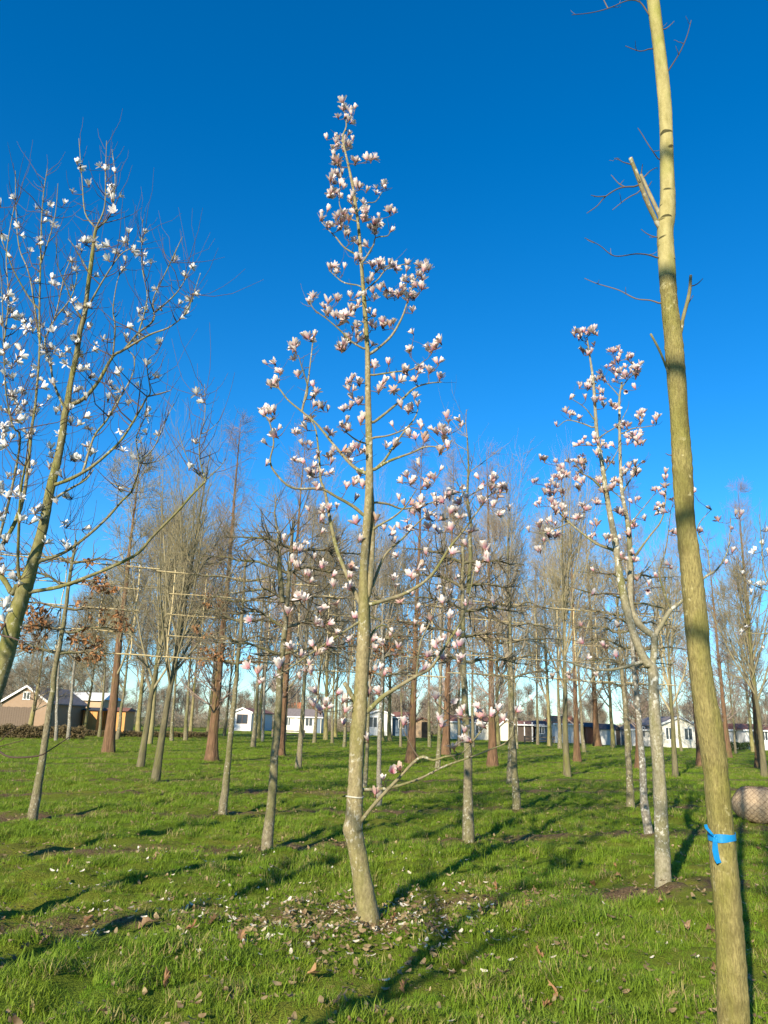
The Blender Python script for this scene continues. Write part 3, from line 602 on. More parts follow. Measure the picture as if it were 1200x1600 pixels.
rb1 = [(310,130,3),(360,115,4),(330,150,2),(385,120,2),(335,215,2),(365,215,2),(385,180,1),(470,215,3),(505,210,2),(550,245,4),(500,260,3),(460,290,3),(500,310,4),(545,320,4),(590,310,4),(590,280,2),(430,340,4),(415,310,1),(490,345,2),(345,375,4),(370,355,2),(345,430,1),(430,405,2),(400,440,3),(430,465,1),(470,475,3),(540,385,1),(580,380,1),(270,425,1),(270,510,3),(318,515,1),(210,555,1),(600,530,3),(610,505,2),(680,535,3),(510,570,4),(545,565,3),(575,610,5),(590,640,4),(540,640,1),(340,640,3),(400,640,4),(435,655,2),(480,650,1),(155,725,2),(210,735,2),(270,725,1),(320,725,4),(310,750,2),(330,770,3),(400,700,2),(450,735,3),(625,718,1),(550,755,2),(575,780,4),(575,740,1),(520,785,3),(230,770,3),(215,800,4),(245,790,2),(300,800,2),(330,825,3),(115,820,2),(415,830,2),(450,860,5),(490,830,4),(180,850,2),(200,840,2),(175,885,4),(240,880,2),(310,860,2),(130,930,2),(200,930,3),(190,960,3),(230,945,2),(310,930,1),(345,955,2),(390,920,2),(720,810,2),(715,840,1),(665,875,2),(720,890,2),(575,910,2),(850,865,1),(750,925,2),(675,940,2),(705,955,2),(730,955,1),(665,970,1),(625,995,1),(510,975,2),(575,1030,2),(545,1070,2),(510,1085,1),(760,1065,2),(395,1025,2),(315,1000,2),(390,1085,2),(445,1110,2),(250,1000,2),(190,1020,2),(80,1050,1),(130,1040,2),(175,1080,3),(215,1080,2),(150,1095,1),(130,1150,3),(515,1180,2),(575,1190,2),(880,1060,2),(970,1000,1),(1060,985,2),(1025,1040,1),(935,945,1),(1030,1150,1)]
rb2 = [(385,125,1),(370,235,1),(330,380,1),(340,465,1),(440,490,2),(345,535,1),(490,385,1),(490,530,1),(190,630,1),(270,630,2),(395,620,1),(95,730,1),(15,780,1),(590,165,1),(635,205,2),(680,155,2),(745,110,2),(1000,90,1)]
fl = rt.clusters([(a_, b_, n_ + (n_ >= 2) + (n_ >= 4)) for a_, b_, n_ in b1(rb1)] + b2(rb2), 0.024, FL_pink, 0.86)
rt.bare(260, 0.04, 0.2, 0.8, 0.012, vmax=1030)
rt.put_flowers(fl, FL_pink)
rt.finish(M_twig)

# ---- a magnolia past the right edge, some of its shoots reach into view
et = Hero('magnolia_tree', 'magnolia with few white flowers, reaching in beside the wire-netted root ball', 'tree', (1262, 1296), 21)
et.stem([(1262, 1300, 20), (1258, 1150, 16), (1252, 1000, 13), (1245, 880, 9), (1238, 780, 5), (1234, 700, 2)], 'trunk', M_mossmag, 0, 14, True)
for p, ds in ((W(b2([(1350, 330), (1260, 250), (1190, 150), (1170, 0), (1160, -140)]), 4, 1), -.2), (W(b2([(1355, 450), (1250, 420), (1130, 420), (1080, 400)]), 3.5, 1), .3), (W(b2([(1240, 235), (1150, 200), (1090, 160), (1040, 60)]), 2.6, .9), .2), (W(b2([(1340, 300), (1260, 100), (1230, -60)]), 3, 1), .4)):
    et.stem(p, 'limb', M_maglimb, ds, 7)
fl = et.clusters(b2([(1170, 200, 3), (1190, 190, 2), (1120, 235, 2), (1110, 190, 1), (1080, 410, 1), (1105, 390, 1), (1140, 40, 2), (1080, 140, 1), (1185, 480, 1), (1195, 50, 2), (1260, 60, 3), (1290, 200, 3), (1280, -60, 2), (1180, 0, 1), (1190, -60, 2)]), 0.03, FL_white, 1.1)
et.bare(60, 0.1, 0.5, 1.1, 0.012, vmax=1000)
et.put_flowers(fl, FL_white); et.finish(M_twigdark)

# ---- the bare trunk in front, right
d8 = crop(800, 0, 3)
ft = Hero('tulip_tree', 'tall straight olive-barked trunk with cut side limbs, tied with a blue ribbon', 'tree', (1153, 1685), 31)
ft.stem([(1154, 1690, 54), (1151, 1650, 48), (1147, 1600, 46), (1144, 1530, 45), (1140, 1450, 43), (1134, 1380, 41), (1128, 1307, 39), (1120, 1217, 38), (1111, 1150, 38), (1099, 1083, 35), (1092, 1030, 34.5), (1088, 983, 35), (1084, 935, 33), (1079, 883, 32), (1071, 813, 29), (1065, 713, 29), (1059, 613, 27.5), (1053, 530, 28), (1047, 480, 26), (1043, 433, 25)], 'trunk', M_front, 0, 28, True, rough=0.02)
ft.stem([(1043, 433, 25), (1039, 367, 24.5), (1041, 340, 26.5), (1043, 310, 23), (1042, 267, 20.5), (1041, 215, 20), (1039, 167, 19.5), (1034, 115, 19), (1029, 67, 19), (1021, 0, 18), (1014, -60, 17), (1006, -150, 15), (1000, -300, 12), (992, -480, 6), (990, -600, 2)], 'upper_trunk', M_fronttop, 0, 24, rough=0.015, label='smoother pale olive upper trunk with dark branch scars')
cuts = [(W(d8([(700, 1085), (685, 1055), (640, 960), (590, 830), (555, 740)]), 9, 6), -.3), (W(d8([(700, 1030), (690, 1005), (650, 920), (605, 820)]), 7.5, 5), .4), (W(d8([(790, 1575), (800, 1500), (830, 1380), (838, 1290)]), 7, 4.5), -.2), (W(b1([(735, 320), (725, 285), (690, 200), (650, 125)]), 4.5, 3.5), -.3)]
for p, ds in cuts: ft.stem(p, 'cut_limb', M_maglimb, ds, 10, cut=True)
tws = [[(655, 90), (630, 50), (600, 10), (560, 0), (520, 10), (450, 40), (370, 60), (280, 70)], [(705, 145), (735, 125), (760, 100)], [(725, 345), (760, 290), (790, 240), (820, 170), (840, 95)], [(655, 225), (600, 240), (530, 215)], [(695, 760), (640, 680), (610, 630), (590, 600)],
 [(590, 875), (510, 880), (440, 920), (400, 965), (350, 1000)], [(520, 878), (490, 850), (465, 820)], [(435, 920), (400, 922), (370, 915)], [(600, 900), (540, 930), (470, 985)], [(630, 890), (655, 850)], [(605, 820), (612, 770)], [(560, 770), (520, 760), (490, 740)], [(685, 1115), (640, 1100), (605, 1075)],
 [(690, 1212), (640, 1195), (580, 1190), (480, 1200), (410, 1150), (340, 1115)], [(705, 1428), (650, 1408), (580, 1400), (500, 1360), (400, 1330), (340, 1305)], [(836, 1345), (870, 1330), (895, 1305)], [(818, 1435), (850, 1385)], [(450, 40), (430, 0), (400, -60)], [(745, 2140), (720, 2125)], [(620, 830), (650, 800), (680, 785)]]
for p in tws:
    w = 2.6 if len(p) > 4 else 2.0
    ft.stem(W(d8(p), w, 1.0), 'twig', M_twig, float(ft.r.uniform(-.4, .4)), 6)
ft.bare(26, 0.03, 0.08, 0.5, 0.006)
ft.stem(W([(1008, -130), (1060, -250), (1090, -400)], 9, 2), 'limb', M_maglimb, .3, 8); ft.stem(W([(1003, -230), (950, -330), (900, -500)], 8, 2), 'limb', M_maglimb, -.4, 8)
ft.finish(M_twig)

# the blue ribbon knotted round it
M_ribbon = plain('blue_plastic_ribbon', (0.006, 0.20, 0.47), 0.45, 0.12, 25, 0.4)
N = np.array(ft.N); n0 = N[np.argmin(np.abs(N[:, 1] - 1307))]; bc = n0[2:5]; br = n0[5] * 1.055
rib = empty('blue_ribbon', bc, 'blue plastic ribbon knotted round the olive trunk', 'ribbon')
def band(z0, z1, r, tilt, name, seg=36):
    V = []; Q = []
    for k in range(seg):
        a = 2 * math.pi * k / seg; rr = r * (1 + 0.012 * math.sin(5 * a))
        dz = tilt * math.cos(a)
        for (z, q) in ((z0, 0), (z1, 0), (z1, .0015), (z0, .0015)):
            V.append(((rr + q) * math.cos(a), (rr + q) * math.sin(a), z + dz + 0.003 * math.sin(3 * a + z * 90)))
    for k in range(seg):
        k2 = (k + 1) % seg
        for j in range(4): Q.append((k * 4 + j, k2 * 4 + j, k2 * 4 + (j + 1) % 4, k * 4 + (j + 1) % 4))
    return make_mesh(name, V, Q, None, [M_ribbon], False)
part('band', band(-0.019, 0.017, br, 0.004, 'band'), rib)
def strip(pts, w, name, twist=0.6):
    pts = np.array(pts, float); V = []; Q = []; n = len(pts)
    for i, p in enumerate(pts):
        a = twist * i / n; d = np.array([math.cos(a), math.sin(a) * .8, 0.15]) * w / 2 * (0.5 + 0.5 * min(1, i / 2))
        o = np.array([0, -0.0012, 0]); V += [p - d + o, p + d + o, p + d - o, p - d - o]
    for i in range(n - 1):
        for j in range(4): Q.append((i * 4 + j, (i + 1) * 4 + j, (i + 1) * 4 + (j + 1) % 4, i * 4 + (j + 1) % 4))
    Q += [(0, 1, 2, 3), (4 * n - 4, 4 * n - 1, 4 * n - 2, 4 * n - 3)]
    return make_mesh(name, V, Q, None, [M_ribbon], False)
kx, ky = -br * 0.80, -br * 0.66
part('tail', strip([(kx, ky, 0.005), (kx - .008, ky - .012, -0.02), (kx - .012, ky - .016, -0.06), (kx - .006, ky - .016, -0.10), (kx + .002, ky - .018, -0.118)], 0.034, 'tail'), rib)
part('tail', strip([(kx, ky, 0.0), (kx - .02, ky - .01, 0.018), (kx - .045, ky - .012, 0.045), (kx - .05, ky - .012, 0.062)], 0.020, 'tail'), rib)
kb = MB(); kt = np.linspace(0, 2 * math.pi, 13)
kb.tubes(np.stack([kx + 0.007 * np.cos(kt), np.full(13, ky - .004), 0.009 * np.sin(kt)], -1), np.full(13, 0.0045), 6)
part('knot', kb.mesh('knot', [M_ribbon], True), rib)

# string round the central magnolia
N = np.array(mt.N[:220]); n0 = N[np.argmin(np.abs(N[:, 1] - 1243))]
sb = MB(); a = np.linspace(0, 2 * math.pi, 41)
for dz in (0, 0.006):
    sb.tubes(np.stack([n0[5] * 1.10 * np.cos(a), n0[5] * 1.10 * np.sin(a), dz + 0.004 * np.sin(2 * a)], -1), np.full(41, 0.0028), 5)
top('tie_string', sb.mesh('tie_string', [plain('pale_string', (0.55, 0.52, 0.42), 0.8)], True), 'pale tie string round the trunk of the slim central magnolia', 'string', loc=n0[2:5])

# ------------------------------------------------------------------ generated trees
def grow(rng, P, R, k, t0, t1, lenf, ang, up, n, r_ratio, r_tip, wig=0.05, rmin=0.002):
    """k children on each of the M parent stems; returns arrays of child stems"""
    M, m, _ = P.shape
    t = np.sort(rng.uniform(t0, t1, (M, k)), axis=1)
    f = t * (m - 1); i = np.minimum(f.astype(int), m - 2); w = (f - i)[..., None]
    idx = np.arange(M)[:, None]
    p = P[idx, i] * (1 - w) + P[idx, i + 1] * w
    rr = R[idx, i] * (1 - w[..., 0]) + R[idx, i + 1] * w[..., 0]
    tg = P[idx, i + 1] - P[idx, i]; tg /= np.linalg.norm(tg, axis=-1, keepdims=True) + 1e-9
    rd = rng.normal(0, 1, tg.shape); rd -= (rd * tg).sum(-1, keepdims=True) * tg; rd /= np.linalg.norm(rd, axis=-1, keepdims=True) + 1e-9
    a = rng.uniform(ang[0], ang[1], t.shape)[..., None]
    d = tg * np.cos(a) + rd * np.sin(a)
    L = lenf(t, rng)
    d = d.reshape(-1, 3); p = p.reshape(-1, 3); L = L.reshape(-1); rr = rr.reshape(-1)
    out = np.empty((len(p), n, 3)); out[:, 0] = p; st = (L / (n - 1))[:, None]
    for j in range(1, n):
        out[:, j] = out[:, j - 1] + d * st
        d = d + np.array([0, 0, up]) / (n - 1) + rng.normal(0, wig, d.shape); d /= np.linalg.norm(d, axis=1, keepdims=True)
    r0 = np.maximum(np.minimum(rr * r_ratio, 0.006 + 0.012 * L), rmin)
    return out, r0[:, None] * np.linspace(1, r_tip, n)[None, :]

def trunk_line(rng, H, n, lean=0.02, wob=0.03):
    z = np.linspace(0, 1, n); P = np.zeros((n, 3)); P[:, 2] = z * H
    P[:, 0] = lean * H * z + np.cumsum(rng.normal(0, wob, n)) * 0.5; P[:, 1] = np.cumsum(rng.normal(0, wob, n)) * 0.5
    P[0, :2] = 0; return P

def trunk_mesh(name, P, R, sides, mat, flare=0.0, flutes=0):
    P2 = np.vstack([P[0] - np.array([0, 0, .3]), P]); R2 = np.concatenate([[R[0] * 1.05], R])
    S = spline(np.hstack([P2, R2[:, None]]), 1e9); S = np.vstack([[np.interp(np.linspace(0, 1, 44) ** 1.5, np.linspace(0, 1, len(P2)), c) for c in np.hstack([P2, R2[:, None]]).T]]).T
    PP, RR = S[:, :3], S[:, 3] * (1 + flare * np.exp(-np.clip(S[:, 2], 0, None) / 0.55))
    V, Q = tubes(PP[None], RR[None], sides)
    if flutes:
        c = np.repeat(PP, sides, axis=0); d = V - c; a = np.tile(np.arange(sides) * 2 * math.pi / sides, len(PP)); z = c[:, 2]
        f = 0.10 * np.exp(-np.clip(z, 0, None) / 1.6) * np.sin(flutes * a + 0.5 * z) + 0.05 * np.sin(7 * a + 1.3 * z); V = V + d * f[:, None]
    return make_mesh(name, V, Q, None, [mat])

def proto_redwood(seed, H, mat_t=M_redbark, mat_c=M_redtwig, r0=0.19, kk=66, clear=0.10):
    rng = np.random.default_rng(seed); P = trunk_line(rng, H, 16, rng.uniform(-.01, .012), 0.02)
    R = r0 * (1 - np.linspace(0, 1, 16) ** 0.8 * 0.955)
    cb = MB()
    b1, q1 = grow(rng, P[None], R[None], kk, clear, 0.985, lambda t, g: (2.1 * (1 - t) ** 0.75 + 0.22) * g.uniform(.65, 1.15, t.shape), (0.85, 1.25), 0.75, 7, 0.34, .15, .06)
    b2, q2 = grow(rng, b1, q1, 9, .2, 1, lambda t, g: (0.75 - .3 * t) * g.uniform(.5, 1.2, t.shape), (.5, 1.0), .55, 4, .7, .4, .09, .005)
    b3, q3 = grow(rng, b2, q2, 4, .15, 1, lambda t, g: .30 * g.uniform(.5, 1.3, t.shape), (.4, 1.0), .3, 3, .8, .6, .1, .0042)
    cb.tubes(b1, q1, 5); cb.tubes(b2, q2, 3); cb.tubes(b3, q3, 3)
    return trunk_mesh('trunk', P, R, 18, mat_t, 0.55, 5), cb.mesh('crown', [mat_c], True)

def proto_vase(seed, H, fork=1.6, r0=0.13, mat_t=M_hornbark, mat_c=M_horntwig, ns=17, spread=(.18, .85)):
    rng = np.random.default_rng(seed); P = trunk_line(rng, H * 0.82, 14, rng.uniform(-.01, .03), 0.03)
    R = r0 * (1 - np.linspace(0, 1, 14) ** 0.7 * 0.93)
    f = fork / (H * .82); cb = MB()
    b1, q1 = grow(rng, P[None], R[None], ns, f, f + .42, lambda t, g: (H - t * H * .82) * g.uniform(.45, .84, t.shape), spread, .75, 9, .52, .12, .045)
    b2, q2 = grow(rng, b1, q1, 14, .06, 1, lambda t, g: (1.7 - .9 * t) * g.uniform(.4, 1.1, t.shape), (.35, .9), .5, 5, .5, .3, .08, .0048)
    b3, q3 = grow(rng, b2, q2, 5, .15, 1, lambda t, g: .55 * g.uniform(.4, 1.3, t.shape), (.4, .95), .35, 3, .7, .6, .12, .0042)
    b4, q4 = grow(rng, P[None], R[None], 30, f + .3, 1, lambda t, g: 1.2 * g.uniform(.4, 1.2, t.shape), (.4, .8), .5, 5, .4, .2, .05)
    b5, q5 = grow(rng, b4, q4, 6, .2, 1, lambda t, g: .5 * g.uniform(.4, 1.2, t.shape), (.4, .9), .4, 3, .7, .4, .1)
    for b, q, s in ((b1, q1, 6), (b2, q2, 4), (b3, q3, 3), (b4, q4, 4), (b5, q5, 3)): cb.tubes(b, q, s)
    return trunk_mesh('trunk', P, R, 14, mat_t, 0.25, 3), cb.mesh('crown', [mat_c], True)

def proto_spread(seed, H, fork=0.17, r0=0.13, mat_t=M_yellowbark, mat_c=M_greytwig, ns=24, spread=(.45, 1.05), up=.6):
    rng = np.random.default_rng(seed); P = trunk_line(rng, H, 14, rng.uniform(-.03, .03), 0.045)
    R = r0 * (1 - np.linspace(0, 1, 14) ** 0.75 * 0.95); cb = MB()
    b1, q1 = grow(rng, P[None], R[None], ns, fork, .95, lambda t, g: (H * .36 * (1.15 - t)) * g.uniform(.6, 1.15, t.shape), spread, up, 8, .55, .12, .07)
    b2, q2 = grow(rng, b1, q1, 9, .15, 1, lambda t, g: (1.3 - .6 * t) * g.uniform(.4, 1.1, t.shape), (.4, .95), .45, 5, .6, .3, .1, .0075)
    b3, q3 = grow(rng, b2, q2, 6, .15, 1, lambda t, g: .55 * g.uniform(.4, 1.3, t.shape), (.4, 1.0), .3, 4, .7, .6, .12, .006)
    b4, q4 = grow(rng, b3, q3, 3, .2, 1, lambda t, g: .32 * g.uniform(.4, 1.3, t.shape), (.4, 1.0), .3, 3, .7, .6, .12, .0055)
    for b, q, s in ((b1, q1, 6), (b2, q2, 4), (b3, q3, 3), (b4, q4, 3)): cb.tubes(b, q, s)
    return trunk_mesh('trunk', P, R, 12, mat_t, 0.3), cb.mesh('crown', [mat_c], True)

PR = {
 'red': [proto_redwood(s, H) for s, H in ((101, 12.8), (102, 11.5), (103, 13.6))],
 'vase': [proto_vase(s, H) for s, H in ((111, 8.6), (112, 8.0), (113, 9.2))],
 'yel': [proto_spread(s, H) for s, H in ((121, 8.5), (122, 9.5), (123, 7.8))],
 'thin': [proto_spread(s, H, .2, .07, M_young, M_horntwig, 20, (.35, .9), .6) for s, H in ((131, 7.5), (132, 8.5))],
 'col': [proto_vase(s, H, 2.2, .10, M_young, M_greytwig, 12, (.12, .45)) for s, H in ((141, 9.0), (142, 10.0))],
 'brown': [proto_spread(s, H, .2, .22, M_redbark, M_horntwig, 16, (.5, 1.05), .5) for s, H in ((151, 10.5),)],
}
REF_R = {'red': .19 * 1.3, 'vase': .13 * 1.1, 'yel': .13 * 1.15, 'thin': .07 * 1.15, 'col': .10 * 1.1, 'brown': .22 * 1.2}
NAMES = {'red': 'redwood_tree', 'vase': 'hornbeam_tree', 'yel': 'maple_tree', 'thin': 'young_tree', 'col': 'columnar_tree', 'brown': 'broad_tree'}
GEN = {
 'red': ('bare red-brown redwood with fluted flared foot and fine conical crown', 'redwoods standing in rows behind the magnolias'),
 'vase': ('grey-olive hornbeam whose many steep stems rise like a vase', 'vase-shaped hornbeams in the orchard'),
 'yel': ('far bare tree with yellow-green mossy trunk before the white chalets', 'mossy trees before the chalets'),
 'thin': ('slender grey-barked young tree far back in the orchard', 'slender young trees far back'),
 'col': ('columnar grey tree with tight upright crown far back in the orchard', 'columnar trees far back'),
 'brown': ('broad tree with thick brown trunk', None)}
PLACES = ((75, 'the peach brick gable house'), (125, 'the long parapet house'), (158, 'the bright orange shed'), (205, 'the broader orange shed'), (262, 'the twin hornbeams'), (345, 'the low brown hedge strip'), (400, 'the small white gabled chalet'), (440, 'the gap beside the small white chalet'), (505, 'the long cream and white chalet'), (560, 'open ground near the slim magnolia trunk'), (613, 'the white gabled chalet with dark window'), (646, 'the blue-grey chalet'), (690, 'the tan shed'), (775, 'the long cream chalet with big windows'), (803, 'the small yellow-cream chalet end'), (836, 'the dark timber garden house'), (866, 'the dark blue-grey house'), (915, 'the white house with hipped roof'), (937, 'the red-brown brick shed'), (972, 'the pale grey shed'), (1029, 'the low white annex'), (1100, 'the largest cream gabled chalet'), (1162, 'the white chalet behind the green hedge'), (9999, 'the white chalet at the hedge end'))
SHORT = {'red': 'red-brown redwood with flared foot, bare, before ', 'vase': 'vase-shaped bare hornbeam before ', 'yel': 'bare mossy yellow-green tree before ', 'thin': 'slender grey bare young tree before ', 'col': 'columnar grey bare tree before '}
brng = np.random.default_rng(77)
def bgtree(kind, u, v, w, htop=None, var=None, label=None, lean=None):
    g = gnd(u, v); z = float(hgt(g[0], g[1]))
    k = int(brng.integers(len(PR[kind]))) if var is None else var
    tm, cm = PR[kind][k]
    own = label is not None
    o = empty(NAMES[kind], (g[0], g[1], z), label if own else SHORT[kind] + next(p for q, p in PLACES if u <= q), 'tree', None if own else GEN[kind][1])
    part('trunk', tm, o); part('crown', cm, o)
    r = w * 0.5 * depth(g) / FPX; s = r / REF_R[kind]
    if htop: H = aty(u, htop, g[1])[2]
    else: H = brng.uniform(8.5, 12.5)
    sz = H / (max(vv for vv in [cm.vertices[i].co.z for i in range(0, len(cm.vertices), 97)]) or 1)
    sx = min(max(s, 0.6 * sz), 1.45 * sz) if kind != 'red' else min(max(s, .75 * sz), 1.5 * sz)
    o.scale = (sx, sx, sz); o.rotation_euler = (brng.normal(0, .012), brng.normal(0, .012) if lean is None else lean, brng.uniform(0, 6.28) if lean is None else 0)
    return o
bgtree('brown', 169, 1176, 21, 690, 0, 'thick brown trunk with heavy low limbs, beside the two twin hornbeams')
bgtree('vase', 242, 1221, 14, 640, 0, 'nearer of two twin hornbeams, dark leaning trunk under a vase of stems', .07)
bgtree('vase', 219, 1199, 12, 700, 1, 'farther of two twin hornbeams, slightly thinner leaning trunk', .06)
bgtree('red', 330, 1190, 21, 640, 0, 'red-brown redwood with wide flared foot beside the leaf-clad trellis')
bgtree('red', 436, 1180, 15, 655, 1); bgtree('red', 642, 1193, 17, 690, 2); bgtree('red', 696, 1179, 15, 700, 0); bgtree('red', 770, 1198, 16, 690, 1)
bgtree('red', 902, 1190, 11, 760, 2); bgtree('red', 1000, 1201, 12, 740, 0); bgtree('red', 1138, 1184, 7, 830, 1); bgtree('red', 1187, 1200, 14, 755, 2)
bgtree('vase', 887, 1213, 9.5, 690, 2, 'dark-stemmed hornbeam standing before the dark blue-grey house'); bgtree('vase', 1056, 1214, 8.5, 800, 1, 'dark thin-trunked hornbeam standing before the cream gabled chalet')
bgtree('col', 466, 1202, 10, 700, 0, 'dark slim columnar tree between the espaliered trees and the slim central magnolia'); bgtree('col', 570, 1229, 7, 720, 1, 'thin columnar tree half hidden behind the slim central magnolia trunk'); bgtree('col', 797, 1226, 11, 690, 0, 'grey columnar tree close behind an espaliered trunk'); bgtree('col', 684, 1201, 8, 700, 1); bgtree('vase', 1195, 1215, 9, 770, 0)
for u, v, w, tp, k in ((45, 1148, 13, 950, 'yel'), (37, 1133, 9, 960, 'yel'), (103, 1140, 8, 920, 'yel'), (215, 1150, 9, 800, 'yel'), (233, 1163, 10, 780, 'yel'), (183, 1156, 7, 850, 'thin'), (268, 1158, 6, 820, 'thin'), (290, 1157, 7, 800, 'thin'), (297, 1152, 6.5, 830, 'yel'), (325, 1150, 8, 790, 'yel'), (395, 1167, 8, 760, 'col'), (403, 1154, 7, 820, 'yel'), (491, 1161, 6, 790, 'thin'), (509, 1156, 8, 800, 'yel'), (519, 1161, 5, 850, 'thin'), (524, 1152, 6, 860, 'yel'), (538, 1168, 6, 810, 'col'),
                       (598, 1158, 6, 840, 'yel'), (609, 1158, 8, 820, 'yel'), (626, 1167, 4.5, 850, 'thin'), (671, 1168, 6, 800, 'col'), (717, 1166, 6, 780, 'thin'), (739, 1168, 5, 800, 'col'), (778, 1164, 6, 780, 'yel'), (808, 1170, 4.5, 800, 'thin'), (859, 1166, 7, 800, 'yel'), (875, 1170, 7, 790, 'col'), (913, 1175, 6.5, 830, 'thin'), (933, 1166, 8, 790, 'red'), (958, 1168, 7.5, 850, 'yel'), (1065, 1174, 4.5, 880, 'thin'), (1095, 1198, 9, 800, 'red'), (1150, 1178, 4, 900, 'thin'), (1177, 1175, 7, 850, 'yel'), (155, 1152, 6, 880, 'thin'), (130, 1148, 6, 900, 'thin'), (350, 1150, 5, 850, 'col'), (560, 1160, 5, 820, 'thin'), (840, 1164, 5, 820, 'col'), (985, 1172, 5, 830, 'thin'), (445, 1158, 5, 850, 'thin')):
    bgtree(k, u, v, w, tp)
def pole(u, v, w, top_px, label):
    g = gnd(u, v); p1 = aty(*top_px, g[1]); r = w * .5 * depth(g) / FPX; b = np.array([g[0], g[1], 0.0])
    o = empty('young_tree', b, label, 'tree')
    rng = np.random.default_rng(int(u)); t = np.linspace(-.06, 1, 12)[:, None]; P = (p1 - b) * t + rng.normal(0, .02, (12, 3)) * (t > 0.05)
    R = r * np.linspace(1.1, .3, 12); m = MB(); m.tubes(P[None], R[None], 8); part('trunk', m.mesh('trunk', [M_birchy], True), o)
    m = MB(); b1, q1 = grow(rng, P[None], R[None], 14, .45, 1, lambda t, g: 1.0 * g.uniform(.4, 1.1, t.shape), (.5, .9), .5, 5, .5, .2); b2, q2 = grow(rng, b1, q1, 5, .2, 1, lambda t, g: .4 * g.uniform(.4, 1.1, t.shape), (.5, .9), .4, 4, .6, .3)
    m.tubes(b1, q1, 4); m.tubes(b2, q2, 3); part('crown', m.mesh('crown', [M_greytwig], True), o)
pole(87, 1158, 5.5, (95, 960), 'thin pale sapling before the brick gable house, straight')
pole(106, 1156, 6, (122, 970), 'white-barked leaning sapling before the long parapet house')
pole(410, 1159, 5, (418, 960), 'pale thin pole-like sapling beside the small white chalet')

# ------------------------------------------------------------------ espaliered trees on bamboo frames
z_top = aty(208, 885, 13.4)[2]; z_bot = aty(202, 1022, 13.4)[2]
zl = np.linspace(z_bot, z_top, 5)
def leaf_mesh_batch(rng, C, size):
    """curled dry leaves as one joined mesh"""
    n = len(C); V = np.empty((n, 6, 3))
    for i in range(n):
        ax = rng.normal(0, 1, 3); ax[2] -= .8; ax /= np.linalg.norm(ax); sd = np.cross(ax, rng.normal(0, 1, 3)); sd /= np.linalg.norm(sd) + 1e-9; nn = np.cross(ax, sd)
        L = size * rng.uniform(.6, 1.25); w = L * .32
        V[i] = C[i] + np.array([0 * ax, ax * L * .45 + sd * w + nn * w * .6, ax * L * .45, ax * L * .45 - sd * w + nn * w * .6, ax * L + nn * L * .1, ax * L * .9 + sd * w * .3])
    b = np.arange(n)[:, None] * 6
    T = np.concatenate([b + np.array([[0, 2, 1]]), b + np.array([[0, 3, 2]]), b + np.array([[1, 2, 4]]), b + np.array([[2, 3, 4]])])
    return V.reshape(-1, 3), T
def leafmat(name, a, b):
    t = NT(name); pos = t.n('ShaderNodeNewGeometry').outputs['Position']
    return t.bsdf(t.ramp(t.noise(pos, 14, 2), .3, .7, a + (1,), b + (1,)), .65, None, spec=.25, trans=.3)
M_oakleaf = leafmat('dry_oak_leaf', (0.17, 0.075, 0.03), (0.52, 0.26, 0.11))
